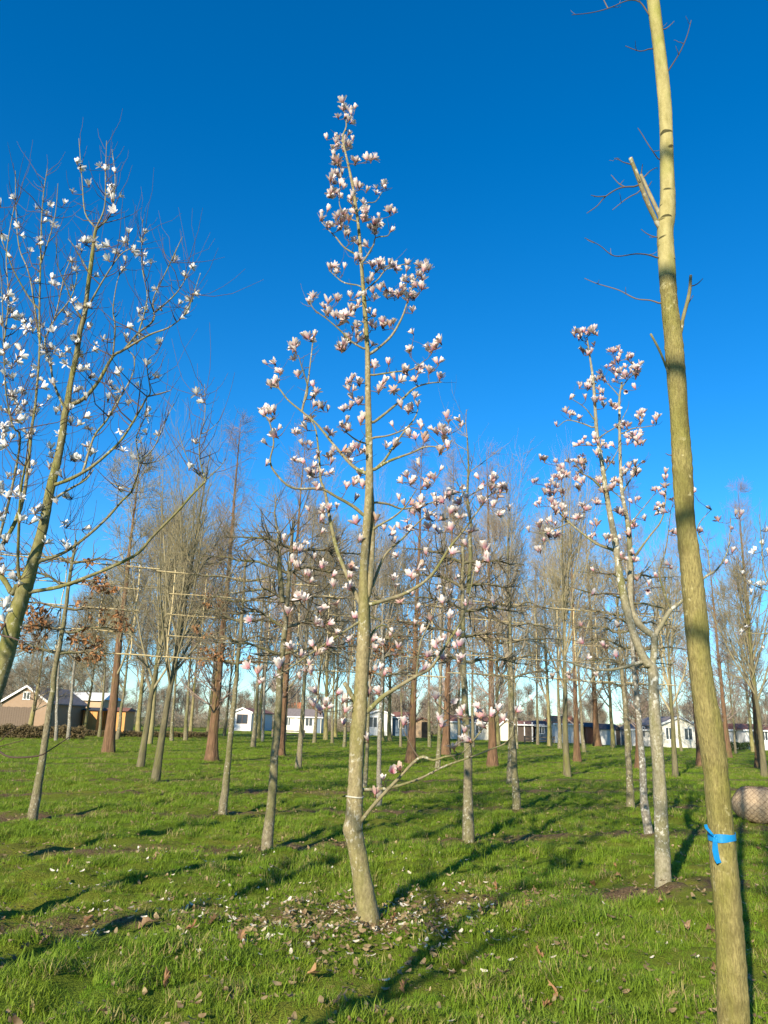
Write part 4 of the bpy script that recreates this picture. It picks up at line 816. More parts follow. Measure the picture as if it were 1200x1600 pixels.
def espalier(u, v, w, label, lab2, leaves, seed, mat, half=1.2, dens=26, lean=0.0, tl='bamboo'):
    rng = np.random.default_rng(seed); g = gnd(u, v); b = np.array([g[0], g[1], float(hgt(g[0], g[1]))])
    o = empty('espalier_tree', b, label, 'tree')
    r = w * .5 * depth(g) / FPX; n = 26; t = np.linspace(0, 1, n); Ht = z_top + .35
    P = np.zeros((n, 3)); P[:, 2] = t * Ht; P[:, :2] = np.cumsum(rng.normal(0, .008, (n, 2)), axis=0); P[:, 0] += lean * t; P[0, :2] = 0
    R = r * (1.18 - .25 * np.clip(t * 6, 0, 1) - .62 * t) * (1 + rng.normal(0, .025, n))
    P2 = np.vstack([P[0] - [0, 0, .25], P]); R2 = np.concatenate([[R[0]], R]); m = MB(); m.tubes(P2[None], R2[None], 14)
    part('trunk', m.mesh('trunk', [mat], True), o)
    d3 = np.array([RD[0], RD[1], 0]); allb = []; tw = MB()
    for z in zl:
        c = np.array([np.interp(z, P[:, 2], P[:, 0]), np.interp(z, P[:, 2], P[:, 1]), z - .06])
        for sg in (-1, 1):
            L = half * rng.uniform(.72, 1.08); tt = np.linspace(0, 1, 10)[:, None]
            Q = c + d3 * sg * L * tt + np.array([0, 0, .09]) * np.clip(tt * 3, 0, 1) + np.cumsum(rng.normal(0, .018, (10, 3)), axis=0) * (tt > 0)
            q = np.linspace(r * .34, .005, 10); m = MB(); m.tubes(Q[None], q[None], 7)
            part('limb', m.mesh('limb', [M_young], True), o); allb.append((Q, q))
    BP = np.array([a for a, _ in allb]); BR = np.array([a for _, a in allb])
    c1, r1 = grow(rng, BP, BR, dens, .03, 1, lambda t, g: g.uniform(.12, .6, t.shape), (.6, 1.4), .45, 5, .6, .3, .13, .003)
    c2, r2 = grow(rng, c1, r1, 3, .2, 1, lambda t, g: g.uniform(.05, .25, t.shape), (.5, 1.1), .3, 3, .7, .4, .12, .0025)
    c3, r3 = grow(rng, P[None], R[None], 16, .8, 1, lambda t, g: g.uniform(.2, .8, t.shape), (.3, .9), .5, 5, .3, .2, .1)
    tw.tubes(c1, r1, 4); tw.tubes(c2, r2, 3); tw.tubes(c3, r3, 4)
    part('twigs', tw.mesh('twigs', [M_esptwig], True), o, 'stuff')
    if leaves:
        pts = np.concatenate([c1[:, 2:].reshape(-1, 3), c2.reshape(-1, 3)])
        sx = pts @ d3
        keep = np.zeros(len(pts), bool)
        for (a0, z0, rad, amt) in leaves:
            keep |= ((sx - a0) ** 2 + (1.6 * (pts[:, 2] + b[2] - z0)) ** 2 < (rad * .85) ** 2) & (rng.random(len(pts)) < amt * .55)
        C = pts[keep]; C = np.repeat(C, 2, axis=0) + rng.normal(0, .02, (2 * len(C), 3))
        V, T = leaf_mesh_batch(rng, C, .085)
        part('leaves', make_mesh('leaves', V, None, T, [M_oakleaf], False), o, 'stuff', 'dry russet leaves still hanging on')
    if lab2:
        f = empty('bamboo_trellis', b + np.array([0, 0, z_bot]), lab2, 'trellis')
        off = np.array([-RN[0], -RN[1], 0]) * (-.07)
        def cane(p, q, rr):
            tt = np.linspace(0, 1, 8)[:, None]; Q = p + (q - p) * tt + rng.normal(0, .006, (8, 3)); m = MB(); m.tubes(Q[None], np.full((1, 8), rr), 6)
            part('cane', m.mesh('cane', [M_cane], True), f)
        for z in zl: e_ = .34 if z in (zl[0], zl[-1]) else .06; cane(-d3 * (half + e_) + off + [0, 0, z - z_bot], d3 * (half + e_) + off + [0, 0, z - z_bot], .010 if 0 < list(zl).index(z) < 4 else .013)
        o2 = off * 1.35
        for k in (-1, -.52, .0, .52, 1): cane(d3 * half * k + o2 + [0, 0, -.08], d3 * half * k + o2 + [0, 0, z_top - z_bot + .05], .009 if abs(k) < 1 else .012)
    return o
zb, zt = z_bot, z_top
espalier(50, 1280, 14, 'espaliered oak with russet leaves, its grey trunk close to the big mossy magnolia', 'bamboo frame on the russet-leaved oak close to the mossy magnolia',
         [(0.15, zt + .05, .33, .8), (.62, zt - .35, .36, .75), (.75, zb + .55, .34, .7), (.35, zb + .3, .25, .6), (-.3, zb + .55, .4, .6), (-.1, zb + .12, .5, .6), (.5, zb + .05, .4, .6), (-.7, zb + .3, .4, .5), (1.1, zb + .45, .15, .7), (-.8, zt - .2, .3, .3), (.3, zt - .7, .2, .6)], 1, M_young, lean=.1)
espalier(348, 1272, 12, 'espaliered oak with few russet leaves, slim pale trunk before the broad redwood', 'bamboo frame on the slim oak before the broad redwood',
         [(-.45, zt - .45, .28, .6), (-.6, zb + .55, .25, .6), (0.0, zb + .08, .45, .55), (-.5, zb + .02, .3, .6), (.7, zt - .7, .25, .3)], 2, M_young, lean=.05)
espalier(591, 1259, 9, 'espaliered oak with reddish leaves behind the slim central magnolia', 'bamboo frame behind the slim central magnolia',
         [(-.6, zb + .6, .4, .5), (.3, zb + .5, .6, .5), (.75, zt - .4, .45, .5), (-.3, zb + .1, .4, .4), (.9, zb + .3, .4, .5)], 3, M_birchy)
espalier(807, 1264, 12, 'bare espaliered tree with pale trunk beside a close grey columnar tree', 'bamboo frame on the bare tree beside the columnar tree', None, 4, M_young, lean=-.03)
espalier(986, 1263, 12, 'bare espaliered tree with moss-banded trunk beside the pale forked magnolia', 'bamboo frame on the bare tree beside the forked magnolia', None, 5, M_young)
espalier(418, 1323, 17, 'bare espaliered tree with thick speckled trunk and dense dark tiers, without leaves or frame', None, None, 6, M_young, dens=34, lean=.06)
espalier(732, 1313, 17, 'bare espaliered tree with thick grey trunk behind the drooping low limb of the slim magnolia', None, None, 7, M_young, dens=32)
espalier(1014, 1304, 13, 'white-speckled slim espaliered trunk directly behind the pale forked magnolia', None, None, 8, M_birchy, dens=18)
# leader of the two thick espaliers grows on above the frame
for (u, v, w, tp, sd) in ((735, 860, 8, 640, 5), (436, 880, 7, 770, 6)):
    gb = gnd(732, 1313) if u > 600 else gnd(418, 1323)
    par = [o for o in COL.objects if o.name.startswith('espalier_tree') and abs(o.location.x - gb[0]) < .05][0]
    rng = np.random.default_rng(sd); p0 = aty(u, v, gb[1]); p1 = aty(u - 6, tp, gb[1]); t = np.linspace(-.12, 1, 12)[:, None]
    P = p0 + (p1 - p0) * t + rng.normal(0, .015, (12, 3)); P[0] = np.array([par.location.x, par.location.y, P[0][2] - .4]); P -= np.array(par.location); R = np.linspace(.035, .005, 12); m = MB(); m.tubes(P[None], R[None], 8)
    part('leader', m.mesh('leader', [M_young], True), par)
    b1_, q1_ = grow(rng, P[None], R[None], 15, .2, .97, lambda t, g: (1.2 - .6 * t) * g.uniform(.5, 1.1, t.shape), (.7, 1.2), .4, 7, .5, .2, .07); b2_, q2_ = grow(rng, b1_, q1_, 5, .2, 1, lambda t, g: .35 * g.uniform(.4, 1.2, t.shape), (.5, .9), .4, 4, .7, .4, .1)
    m = MB(); m.tubes(b1_, q1_, 5); m.tubes(b2_, q2_, 3); part('leader_twigs', m.mesh('leader_twigs', [M_esptwig], True), par, 'stuff')

# ------------------------------------------------------------------ tree behind the photographer: its shadow crosses the grass
def limbed_tree(x, y, label, H, r0, specs, seed):
    rng = np.random.default_rng(seed); o = empty('broad_tree', (x, y, 0), label, 'tree')
    P = trunk_line(rng, H, 16, 0.0, 0.02); R = np.linspace(r0, .03, 16); part('trunk', trunk_mesh('trunk', P, R, 12, M_hornbark, .3), o)
    LP = []
    for z, dx, dy, rz_, r_ in specs:
        t = np.linspace(0, 1, 9)[:, None]; L = rng.uniform(1.5, 2.3)
        c = np.array([np.interp(z, P[:, 2], P[:, 0]), np.interp(z, P[:, 2], P[:, 1]), z]); q = c + np.array([dx, dy, rz_]) * L * t + np.array([0, 0, .5]) * t ** 2.5 + rng.normal(0, .03, (9, 3)) * t
        rr = r_ * np.linspace(1.1, .25, 9); m = MB(); m.tubes(q[None], rr[None], 8); part('limb', m.mesh('limb', [M_hornbark], True), o); LP.append((q, rr))
    b1_, q1_ = grow(rng, np.array([a_ for a_, _ in LP]), np.array([a_ for _, a_ in LP]), 5, .25, 1, lambda t, g: .9 * g.uniform(.4, 1.1, t.shape), (.4, .9), .5, 6, .5, .2, .08)
    m = MB(); m.tubes(b1_, q1_, 5); part('twigs', m.mesh('twigs', [M_greytwig], True), o, 'stuff')
limbed_tree(-3.86, -3.0, 'bare tree standing behind the viewer, casting the long shadow over the foreground grass', 8.5, .085, ((3.6, .8, .5, .7, .04), (4.4, -.9, .3, .8, .04), (5.2, .3, -.9, .8, .035), (6.0, -.5, .8, .9, .03), (6.8, .7, .2, 1, .025)), 18)
limbed_tree(-2.05, -5.0, 'bare heavy-limbed tree standing behind the viewer, banding the olive trunk with shade', 11.0, .16, ((6.2, -1, .15, .25, .04), (7.1, -1, -.3, -.1, .05), (7.75, -.9, .4, .25, .06), (8.4, -1, .1, .35, .05), (9.3, -1, .3, .4, .04), (5.0, 1, .6, .4, .05), (6.6, .8, -.7, .5, .05)), 8)

limbed_tree(-4.05, 2.0, 'bare orchard tree beside the viewer, shading the grass before the slim magnolia', 8.0, .09, ((3.0, -.8, .5, .8, .04), (3.8, -.9, -.3, .8, .04), (4.6, -.3, -.9, .9, .035), (5.4, -.5, .6, 1, .03), (6.2, -.7, .2, 1, .025), (4.2, .3, .4, 1.2, .03)), 28)
limbed_tree(-6.15, 5.4, 'bare orchard tree beyond the mossy magnolia in the same row', 8.5, .10, ((2.4, .6, .6, .8, .05), (3.2, -.9, .3, .8, .04), (4.0, .3, -.9, .9, .04), (4.8, .5, .7, .9, .035), (5.6, -.6, -.4, 1, .03), (6.4, .5, .3, 1, .025)), 38)

# ------------------------------------------------------------------ balled tree at the right edge
g = gnd(1192, 1287); rbp = np.array([g[0] + .06, g[1] + .25, 0])
bt = empty('balled_tree', rbp, 'dug-up tree with burlap root ball in wire netting, lying on the grass', 'tree')
t_ = NT('burlap'); c_ = t_.n('ShaderNodeTexCoord').outputs['Object']; n_ = t_.noise(c_, 22, 6, .7)
M_burlap = t_.bsdf(t_.ramp(n_, .3, .7, (0.25, 0.18, 0.11, 1), (0.50, 0.38, 0.25, 1)), .95, n_, .8, .03)
V = []; Q = []; nu, nv = 28, 16; rr_ = np.random.default_rng(4)
def ballpt(th, ph, ex=0.0):
    f = 1 + .05 * math.sin(3 * th + 1) * math.sin(ph) + .03 * math.sin(5 * th + 4 * ph)
    zc = math.cos(ph)
    x = (.46 + ex) * f * math.sin(ph) * math.cos(th); y = (.42 + ex) * f * math.sin(ph) * math.sin(th); z = .30 + (.36 + ex) * f * (zc if abs(zc) < .82 else math.copysign(.82 + (abs(zc) - .82) * .4, zc))
    return (x, y, z)
for j in range(nv + 1):
    for i in range(nu): V.append(ballpt(2 * math.pi * i / nu, .02 + (math.pi - .04) * j / nv))
for j in range(nv):
    for i in range(nu): Q.append((j * nu + i, j * nu + (i + 1) % nu, (j + 1) * nu + (i + 1) % nu, (j + 1) * nu + i))
part('root_ball', make_mesh('root_ball', V, Q, None, [M_burlap]), bt)
wm = MB()
for k in range(-12, 24):
    for sg in (1, -1):
        ph = np.linspace(.1, math.pi - .1, 30); th = 2 * math.pi * k / 24 + sg * ph * .9
        wm.tubes(np.array([ballpt(a, p, .004) for a, p in zip(th, ph)])[None], np.full((1, 30), .0016), 4)
part('wire_netting', wm.mesh('wire_netting', [plain('rusty_wire', (0.10, 0.06, 0.04), .6)], True), bt, 'stuff')
m = MB(); t = np.linspace(0, 1, 14)[:, None]; P = np.array([.12, .0, .45]) + np.array([2.6, .9, 3.6]) * t + np.array([.35, 0, -.3]) * np.sin(t * 3); m.tubes(P[None], np.linspace(.06, .012, 14)[None], 10)
part('trunk', m.mesh('trunk', [M_young], True), bt)
rng = np.random.default_rng(9); b1_, q1_ = grow(rng, P[None], np.linspace(.06, .012, 14)[None], 14, .45, 1, lambda t, g: 1.1 * g.uniform(.5, 1.1, t.shape), (.4, .9), .4, 6, .5, .2); b2_, q2_ = grow(rng, b1_, q1_, 5, .2, 1, lambda t, g: .4 * g.uniform(.5, 1.1, t.shape), (.4, .9), .4, 4, .6, .3)
m = MB(); m.tubes(b1_, q1_, 5); m.tubes(b2_, q2_, 3); part('crown', m.mesh('crown', [M_greytwig], True), bt)

# ------------------------------------------------------------------ houses
def boards(name, col, step=.16, axis=2, rough=.6):
    t = NT(name); c = t.n('ShaderNodeTexCoord').outputs['Object']; sp = t.n('ShaderNodeSeparateXYZ'); t.l(c, sp.inputs[0])
    w = t.math('FRACT', t.math('MULTIPLY', sp.outputs[axis], 1 / step)); nz = t.noise(c, 3, 4)
    return t.bsdf(t.mix(t.ramp(nz, .3, .8), tuple(x * .86 for x in col), col), rough, w, .6, .02)
def tiles(name, a, b):
    t = NT(name); c = t.n('ShaderNodeTexCoord').outputs['Object']; sp = t.n('ShaderNodeSeparateXYZ'); t.l(c, sp.inputs[0])
    w = t.math('MULTIPLY', t.math('FRACT', t.math('MULTIPLY', sp.outputs[0], 3.3)), t.math('FRACT', t.math('MULTIPLY', sp.outputs[1], 3.0)))
    return t.bsdf(t.ramp(t.noise(c, 5, 5), .3, .7, a + (1,), b + (1,)), .8, w, .7, .04)
M_white = boards('white_cladding', (0.78, 0.76, 0.72)); M_cream = boards('cream_cladding', (0.74, 0.70, 0.60)); M_brickp = boards('peach_brick', (0.36, 0.25, 0.165), .08); M_orange = boards('orange_timber', (0.62, 0.30, 0.09), .15, 0)
M_bluegrey = boards('blue_grey_cladding', (0.16, 0.22, 0.28)); M_darktimber = boards('dark_timber', (0.09, 0.065, 0.05)); M_tan = boards('tan_panel', (0.52, 0.36, 0.22)); M_greywall = boards('pale_grey_cladding', (0.60, 0.60, 0.58))
M_brown = boards('red_brown_brick', (0.20, 0.09, 0.06), .08)
M_roofred = tiles('red_brown_roof', (0.17, 0.075, 0.05), (0.32, 0.15, 0.10)); M_roofor = tiles('orange_tile_roof', (0.40, 0.14, 0.06), (0.58, 0.22, 0.09)); M_roofdark = tiles('dark_roof', (0.035, 0.035, 0.042), (0.08, 0.08, 0.09)); M_roofgrey = tiles('grey_felt_roof', (0.16, 0.13, 0.12), (0.28, 0.24, 0.22))
M_trim = plain('white_trim', (0.80, 0.79, 0.76), .5); M_dkframe = plain('brown_window_frame', (0.10, 0.05, 0.03), .5)
t_ = NT('window_glass'); M_glass = t_.bsdf((0.05, 0.065, 0.08), .08, spec=.6)

def house(name, label, u0, u1, D, v_eave, v_ridge, wall, roof, gable=True, deep=7, wins=(), doors=(), rz=0.0, cat='house', over=.25, trim=True, dkframe=False, group=None):
    uc = (u0 + u1) / 2; vb = 1130 + .028 * (uc - 600)
    x0 = aty(u0, vb, D)[0]; x1 = aty(u1, vb, D)[0]; W_ = x1 - x0; h = W_ / 2
    ze = aty(uc, v_eave, D)[2]; zr = aty(uc, v_ridge, D)[2]
    o = empty(name, ((x0 + x1) / 2, D, 0), label, cat, group, rz)
    m = MB()
    if gable:
        V = [(-h, 0, -.3), (h, 0, -.3), (h, 0, ze), (0, 0, zr), (-h, 0, ze)]; V += [(a, deep, c) for a, _, c in V]
        m.add(V, [(0, 1, 6, 5), (1, 2, 7, 6), (4, 0, 5, 9), (0, 1, 2, 4), (5, 9, 7, 6)], [(4, 2, 3), (9, 8, 7)])
        part('wall', m.mesh('wall', [wall]), o); m = MB()
        th = .12; sl = (zr - ze) / h
        for sg in (-1, 1):
            a = sg * (h + over); za = ze - sl * over
            V = [(a, -over, za), (0, -over, zr), (0, deep + over, zr), (a, deep + over, za)]; V += [(p, q, r_ + th) for p, q, r_ in V]
            m.add([(p, q, r_ + .003) for p, q, r_ in V], [(0, 1, 2, 3), (4, 7, 6, 5), (0, 4, 5, 1), (3, 2, 6, 7), (0, 3, 7, 4)])
        ro = part('roof', m.mesh('roof', [roof]), o)
        if trim:
            for sg in (-1, 1):
                a = sg * (h + over); za = ze - sl * over; m = MB()
                V = [(a, -over - .03, za - .04), (0, -over - .03, zr - .04), (0, -over - .03, zr + .16), (a, -over - .03, za + .16)]; V += [(p, q + .027, r_) for p, q, r_ in V]
                m.add(V, [(0, 1, 2, 3), (4, 7, 6, 5), (0, 4, 5, 1), (3, 2, 6, 7), (0, 3, 7, 4), (1, 5, 6, 2)]); part('bargeboard', m.mesh('bargeboard', [M_trim]), ro)
    else:
        m.box(-h, h, 0, deep, -.3, ze); part('wall', m.mesh('wall', [wall]), o); m = MB(); q = over
        V = [(-h - q, -q, ze + .003), (h + q, -q, ze + .003), (h + q, deep + q, ze + .003), (-h - q, deep + q, ze + .003), (-h - q + .5 * min(1, zr - ze), deep / 2, zr), (h + q - .5 * min(1, zr - ze), deep / 2, zr)]
        m.add(V, [(0, 1, 5, 4), (2, 3, 4, 5), (0, 3, 2, 1)], [(1, 2, 5), (3, 0, 4)]); ro = part('roof', m.mesh('roof', [roof]), o)
        if trim: m = MB().box(-h - q, h + q, -q - .05, -q - .003, ze - .12, ze + .03); part('gutter', m.mesh('gutter', [M_trim]), ro)
    fm = M_dkframe if dkframe else M_trim
    for (a, b, c, d) in wins:
        xa, xb = -h + W_ * a, -h + W_ * b; fr = .07; m = MB()
        m.box(xa, xb, -.05, -.003, c, c + fr).box(xa, xb, -.05, -.003, d - fr, d).box(xa, xa + fr, -.048, -.003, c + fr, d - fr).box(xb - fr, xb, -.048, -.003, c + fr, d - fr)
        xm = (xa + xb) / 2; m.box(xm - fr / 2, xm + fr / 2, -.046, -.003, c + fr, d - fr)
        w = part('window', m.mesh('window', [fm]), o)
        part('pane', MB().box(xa + fr, xm - fr / 2, -.025, -.004, c + fr, d - fr).mesh('pane', [M_glass]), w); part('pane', MB().box(xm + fr / 2, xb - fr, -.025, -.004, c + fr, d - fr).mesh('pane', [M_glass]), w)
    for (a, b, c, dm) in doors:
        m = MB().box(-h + W_ * a, -h + W_ * b, -.04, -.003, .02, c); part('door', m.mesh('door', [dm]), o)
    return o
M_bluedoor = plain('dark_blue_door', (0.03, 0.05, 0.12), .4); M_doorshade = plain('doorway_shade', (0.02, 0.018, 0.016), .8)  # the near-black slab paints the shade inside the shed's open doorway
house('gable_house', 'peach brick gable house with white bargeboards behind the brown hedge', 2, 74, 70, 1097, 1073, M_brickp, M_roofgrey, True, 9, [(.42, .58, 2.75, 3.45)], [(.08, .2, 2.1, M_darktimber)])
house('long_house', 'long flat-topped house with white parapet and tan walls', 76, 158, 84, 1092, 1080, M_tan, M_trim, False, 6, [(.35, .5, 1.0, 2.0), (.7, .82, 1.0, 2.0)], [(.06, .2, 2.1, M_bluedoor)])
house('garden_shed', 'bright orange timber shed near the long parapet house', 130, 152, 78, 1110, 1105, M_orange, M_roofdark, False, 3, [], [(.35, .65, 1.9, M_orange)], cat='shed', trim=False)
house('garden_shed', 'orange timber shed with broader front and red-brown roof, behind the thick brown trunk', 163, 196, 80, 1111, 1105, M_orange, M_roofred, False, 3, [], [(.1, .3, 1.9, M_darktimber)], cat='shed', trim=False)
house('chalet', 'small white gabled chalet with dark brown-framed window', 364, 393, 115, 1113, 1107, M_white, M_roofred, True, 12, [(.2, .8, 1.0, 2.3)], dkframe=True, rz=-.12)
house('barn', 'orange tile-roofed building behind the low white chalets', 440, 470, 150, 1111, 1096, M_brown, M_roofor, False, 8, trim=False, cat='barn')
house('chalet', 'long cream and white chalet with grey-red roof in front of the orange tiled roof', 442, 502, 112, 1120, 1107, M_cream, M_roofgrey, False, 6, [(.58, .78, .9, 2.2), (.08, .2, .9, 2.0)], [(.3, .38, 2.1, M_trim), (.88, .98, 2.2, M_bluegrey)])
house('chalet', 'white gabled chalet with white-framed dark window, next to the blue-grey chalet', 573, 613, 106, 1117, 1110, M_white, M_roofred, True, 10, [(.08, .42, 1.0, 2.4)])
house('chalet', 'blue-grey chalet with brown roof next to the white gabled one', 614, 642, 107, 1121, 1112, M_bluegrey, M_roofred, False, 6, [(.3, .7, 1.0, 2.2)])
house('garden_shed', 'tan shed with dark open doorway between two redwood trunks', 648, 672, 98, 1128, 1122, M_tan, M_roofred, True, 3, [], [(.45, .85, 1.9, M_doorshade)], cat='shed', trim=False)
house('chalet', 'long cream chalet with two big windows and red roof edge, behind the redwoods', 702, 770, 95, 1128, 1118, M_cream, M_roofred, False, 6, [(.28, .42, .7, 2.3), (.6, .76, .7, 2.3)])
house('chalet', 'small yellow-cream chalet end half hidden by a red-brown trunk', 782, 800, 93, 1132, 1124, M_cream, M_roofred, True, 6)
house('garden_house', 'dark timber garden house with white posts', 806, 834, 92, 1132, 1126, M_darktimber, M_roofred, False, 4, [], [(.05, .1, 2.2, M_trim), (.45, .5, 2.2, M_trim), (.88, .94, 2.2, M_trim)], cat='shed')
house('chalet', 'dark blue-grey house with white window frames', 838, 866, 92, 1134, 1126, M_bluegrey, M_roofdark, False, 5, [(.15, .45, .9, 2.0), (.6, .9, .9, 2.0)])
house('chalet', 'white-walled house with orange-brown hipped roof', 867, 908, 90, 1131, 1118, M_white, M_roofor, False, 7, [(.1, .3, .9, 2.1)])
house('garden_shed', 'red-brown brick shed beside the white-walled house', 917, 937, 89, 1136, 1129, M_brown, M_roofdark, False, 4, cat='shed', trim=False)
house('garden_shed', 'pale grey shed with dark slate roof', 939, 970, 86, 1140, 1131, M_greywall, M_roofdark, False, 4, [], [(.75, .95, 1.9, M_darktimber)], cat='shed', trim=False)
house('chalet', 'low white annex joined beside the cream gabled chalet', 987, 1029, 85, 1140, 1131, M_white, M_roofgrey, False, 4, [(.3, .5, .9, 2.0)])
house('chalet', 'cream gabled chalet with two windows, largest of the row', 1030, 1092, 82, 1134, 1121, M_cream, M_roofgrey, True, 9, [(.15, .33, .75, 2.0), (.62, .84, .75, 2.0)])
house('chalet', 'white chalet with red roof behind the green clipped hedge', 1120, 1162, 84, 1140, 1130, M_white, M_roofred, False, 6, [(.1, .3, .9, 1.9), (.62, .84, .9, 1.9)])
house('chalet', 'white chalet with broad window at the end of the green hedge', 1164, 1215, 82, 1141, 1131, M_white, M_roofred, False, 6, [(.1, .3, .9, 1.9), (.5, .7, .9, 1.9)])

# hedges
def hedge(u0, v0, u1, v1, h, w, label, mats, n, seed, leaf):
    a = gnd(u0, v0); b = gnd(u1, v1); rng = np.random.default_rng(seed); L = np.linalg.norm(b - a)
    o = empty('hedge', a, label, 'hedge'); d = (b - a) / L; s = np.array([-d[1], d[0], 0])
    t = rng.random(n); C = d * (t * L)[:, None] + s * (rng.normal(0, .5, n) * w)[:, None]; hh = h * (.85 + .15 * np.sin(t * 40) * rng.random(n)); C[:, 2] = rng.random(n) ** .7 * hh
    V, T = leaf_mesh_batch(rng, C, leaf); part('foliage', make_mesh('foliage', V, None, T, [mats], False), o, 'stuff')
    m = MB(); k = max(6, int(L / .5)); x = np.linspace(0, L, k)[:, None]; P = np.stack([d * x + s * rng.normal(0, .1, (k, 1)) + [0, 0, -.1], d * x + [0, 0, h * .5], d * x + s * rng.normal(0, .25, (k, 1)) + [0, 0, h * .9]], 1); m.tubes(P, np.tile([.02, .015, .006], (k, 1)), 4); part('stems', m.mesh('stems', [M_greytwig], True), o, 'stuff')
M_brownhedge = leafmat('brown_hedge_leaf', (0.10, 0.075, 0.035), (0.24, 0.18, 0.085)); M_greenhedge = leafmat('green_hedge_leaf', (0.035, 0.065, 0.012), (0.09, 0.15, 0.03))
hedge(-60, 1152, 130, 1155, .95, .5, 'low brown leafless-looking hedge before the peach brick house', M_brownhedge, 9000, 1, .14)
hedge(125, 1151, 330, 1153, .55, .4, 'very low brown hedge strip before the orange sheds', M_brownhedge, 6000, 2, .12)
hedge(1093, 1172, 1230, 1171, .85, .35, 'clipped green hedge before the white chalets', M_greenhedge, 7000, 3, .12)
# weathered board fence before the brick house
x0, x1 = aty(-12, 1115, 66)[0], aty(47, 1116, 66)[0]; zf = aty(20, 1104, 66)[2]
bf = empty('board_fence', (x0, 66, 0), 'dark weathered board fence hiding the lower wall of the peach brick house', 'fence')
M_board = boards('weathered_fence_board', (0.17, 0.125, 0.09), .2, 2, .8)
bme = MB().box(0, .19, -.02, .02, 0, zf).mesh('board', [M_board])
for i, x in enumerate(np.arange(0, x1 - x0, .2)):
    b_ = part('board', bme, bf); b_.location = (float(x), 0, -.02 * (i % 3))
for x in np.arange(.5, x1 - x0, 1.8): part('post', MB().box(x, x + .1, .022, .11, -.2, zf - .05).mesh('post', [M_board]), bf)
# rail fences
M_rail = plain('weathered_rail', (0.20, 0.16, 0.12), .8)
def fence(u0, v0, u1, v1, label, h=.75):
    a = gnd(u0, v0); b = gnd(u1, v1); L = np.linalg.norm(b - a); rz = math.atan2(b[1] - a[1], b[0] - a[0])
    o = empty('rail_fence', a, label, 'fence', None, rz); n = max(2, int(L / 2.0) + 1)
    for x in np.linspace(0, L, n): part('post', MB().box(x - .05, x + .05, -.05, .05, -.2, h).mesh('post', [M_rail]), o)
    for z in (.3, .62): part('rail', MB().box(-.1, L + .1, -.085, -.053, z - .05, z + .05).mesh('rail', [M_rail]), o)
fence(425, 1152, 475, 1153, 'low timber rail fence before the long cream and white chalet'); fence(655, 1152, 675, 1153, 'short rail fence before the tan shed'); fence(930, 1163, 985, 1164, 'rail fence before the pale grey shed'); fence(820, 1161, 866, 1162, 'rail fence before the dark blue-grey house')

# ------------------------------------------------------------------ the wood on the horizon: one mass of far bare trees
rng = np.random.default_rng(55); wb = MB()
def slivers(C, L, w):
    n = len(C); d = rng.normal(0, 1, (n, 3)); d[:, 2] = np.abs(d[:, 2]) + .4; d /= np.linalg.norm(d, axis=1, keepdims=True)
    s_ = np.cross(d, rng.normal(0, 1, (n, 3))); s_ /= np.linalg.norm(s_, axis=1, keepdims=True); LL = (L * rng.uniform(.5, 1.3, n))[:, None]
    V = np.stack([C - s_ * w, C + s_ * w, C + d * LL], 1).reshape(-1, 3); wb.add(V, None, np.arange(3 * n).reshape(-1, 3))
for i in range(230):
    u = rng.uniform(-220, 1420); D = rng.uniform(132, 230); x = (u - 600) / 1200 * D; H = rng.uniform(5.5, 10.5) * (1.15 if u < 330 else 1.0)
    n = 7; P = np.zeros((n, 3)); P[:, 2] = np.linspace(-.3, H, n); P[:, :2] = np.cumsum(rng.normal(0, .15, (n, 2)), axis=0); P += [x, D, 0]; R = np.linspace(.2, .03, n)
    b1_, q1_ = grow(rng, P[None], R[None], 13, .12, .95, lambda t, g: H * .42 * (1.2 - t) * g.uniform(.6, 1.1, t.shape), (.4, 1.0), .5, 5, .5, .3, .08, .045)
    b2_, q2_ = grow(rng, b1_, q1_, 5, .1, 1, lambda t, g: H * .17 * g.uniform(.4, 1.1, t.shape), (.4, 1.0), .4, 3, .7, .4, .12, .03)
    wb.tubes(P[None], R[None], 5); wb.tubes(b1_, q1_, 3); wb.tubes(b2_, q2_, 3)
    c = np.concatenate([b1_[:, 2:].reshape(-1, 3), b2_.reshape(-1, 3)]); c = np.repeat(c, 6, axis=0); slivers(c + rng.normal(0, .28, c.shape), .9, .022)
n = 110000; u = rng.uniform(-220, 1420, n); D = rng.uniform(128, 150, n); hh = 3.0 + 1.3 * np.sin(u * .045) * np.sin(u * .013 + 1)
slivers(np.stack([(u - 600) / 1200 * D, D, rng.random(n) * hh], -1), .7, .03)      # undergrowth along the wood's edge
top('distant_wood', wb.mesh('distant_wood', [M_farwood], True), 'hazy mass of bare brown trees along the horizon behind the houses', 'wood', kind='stuff')

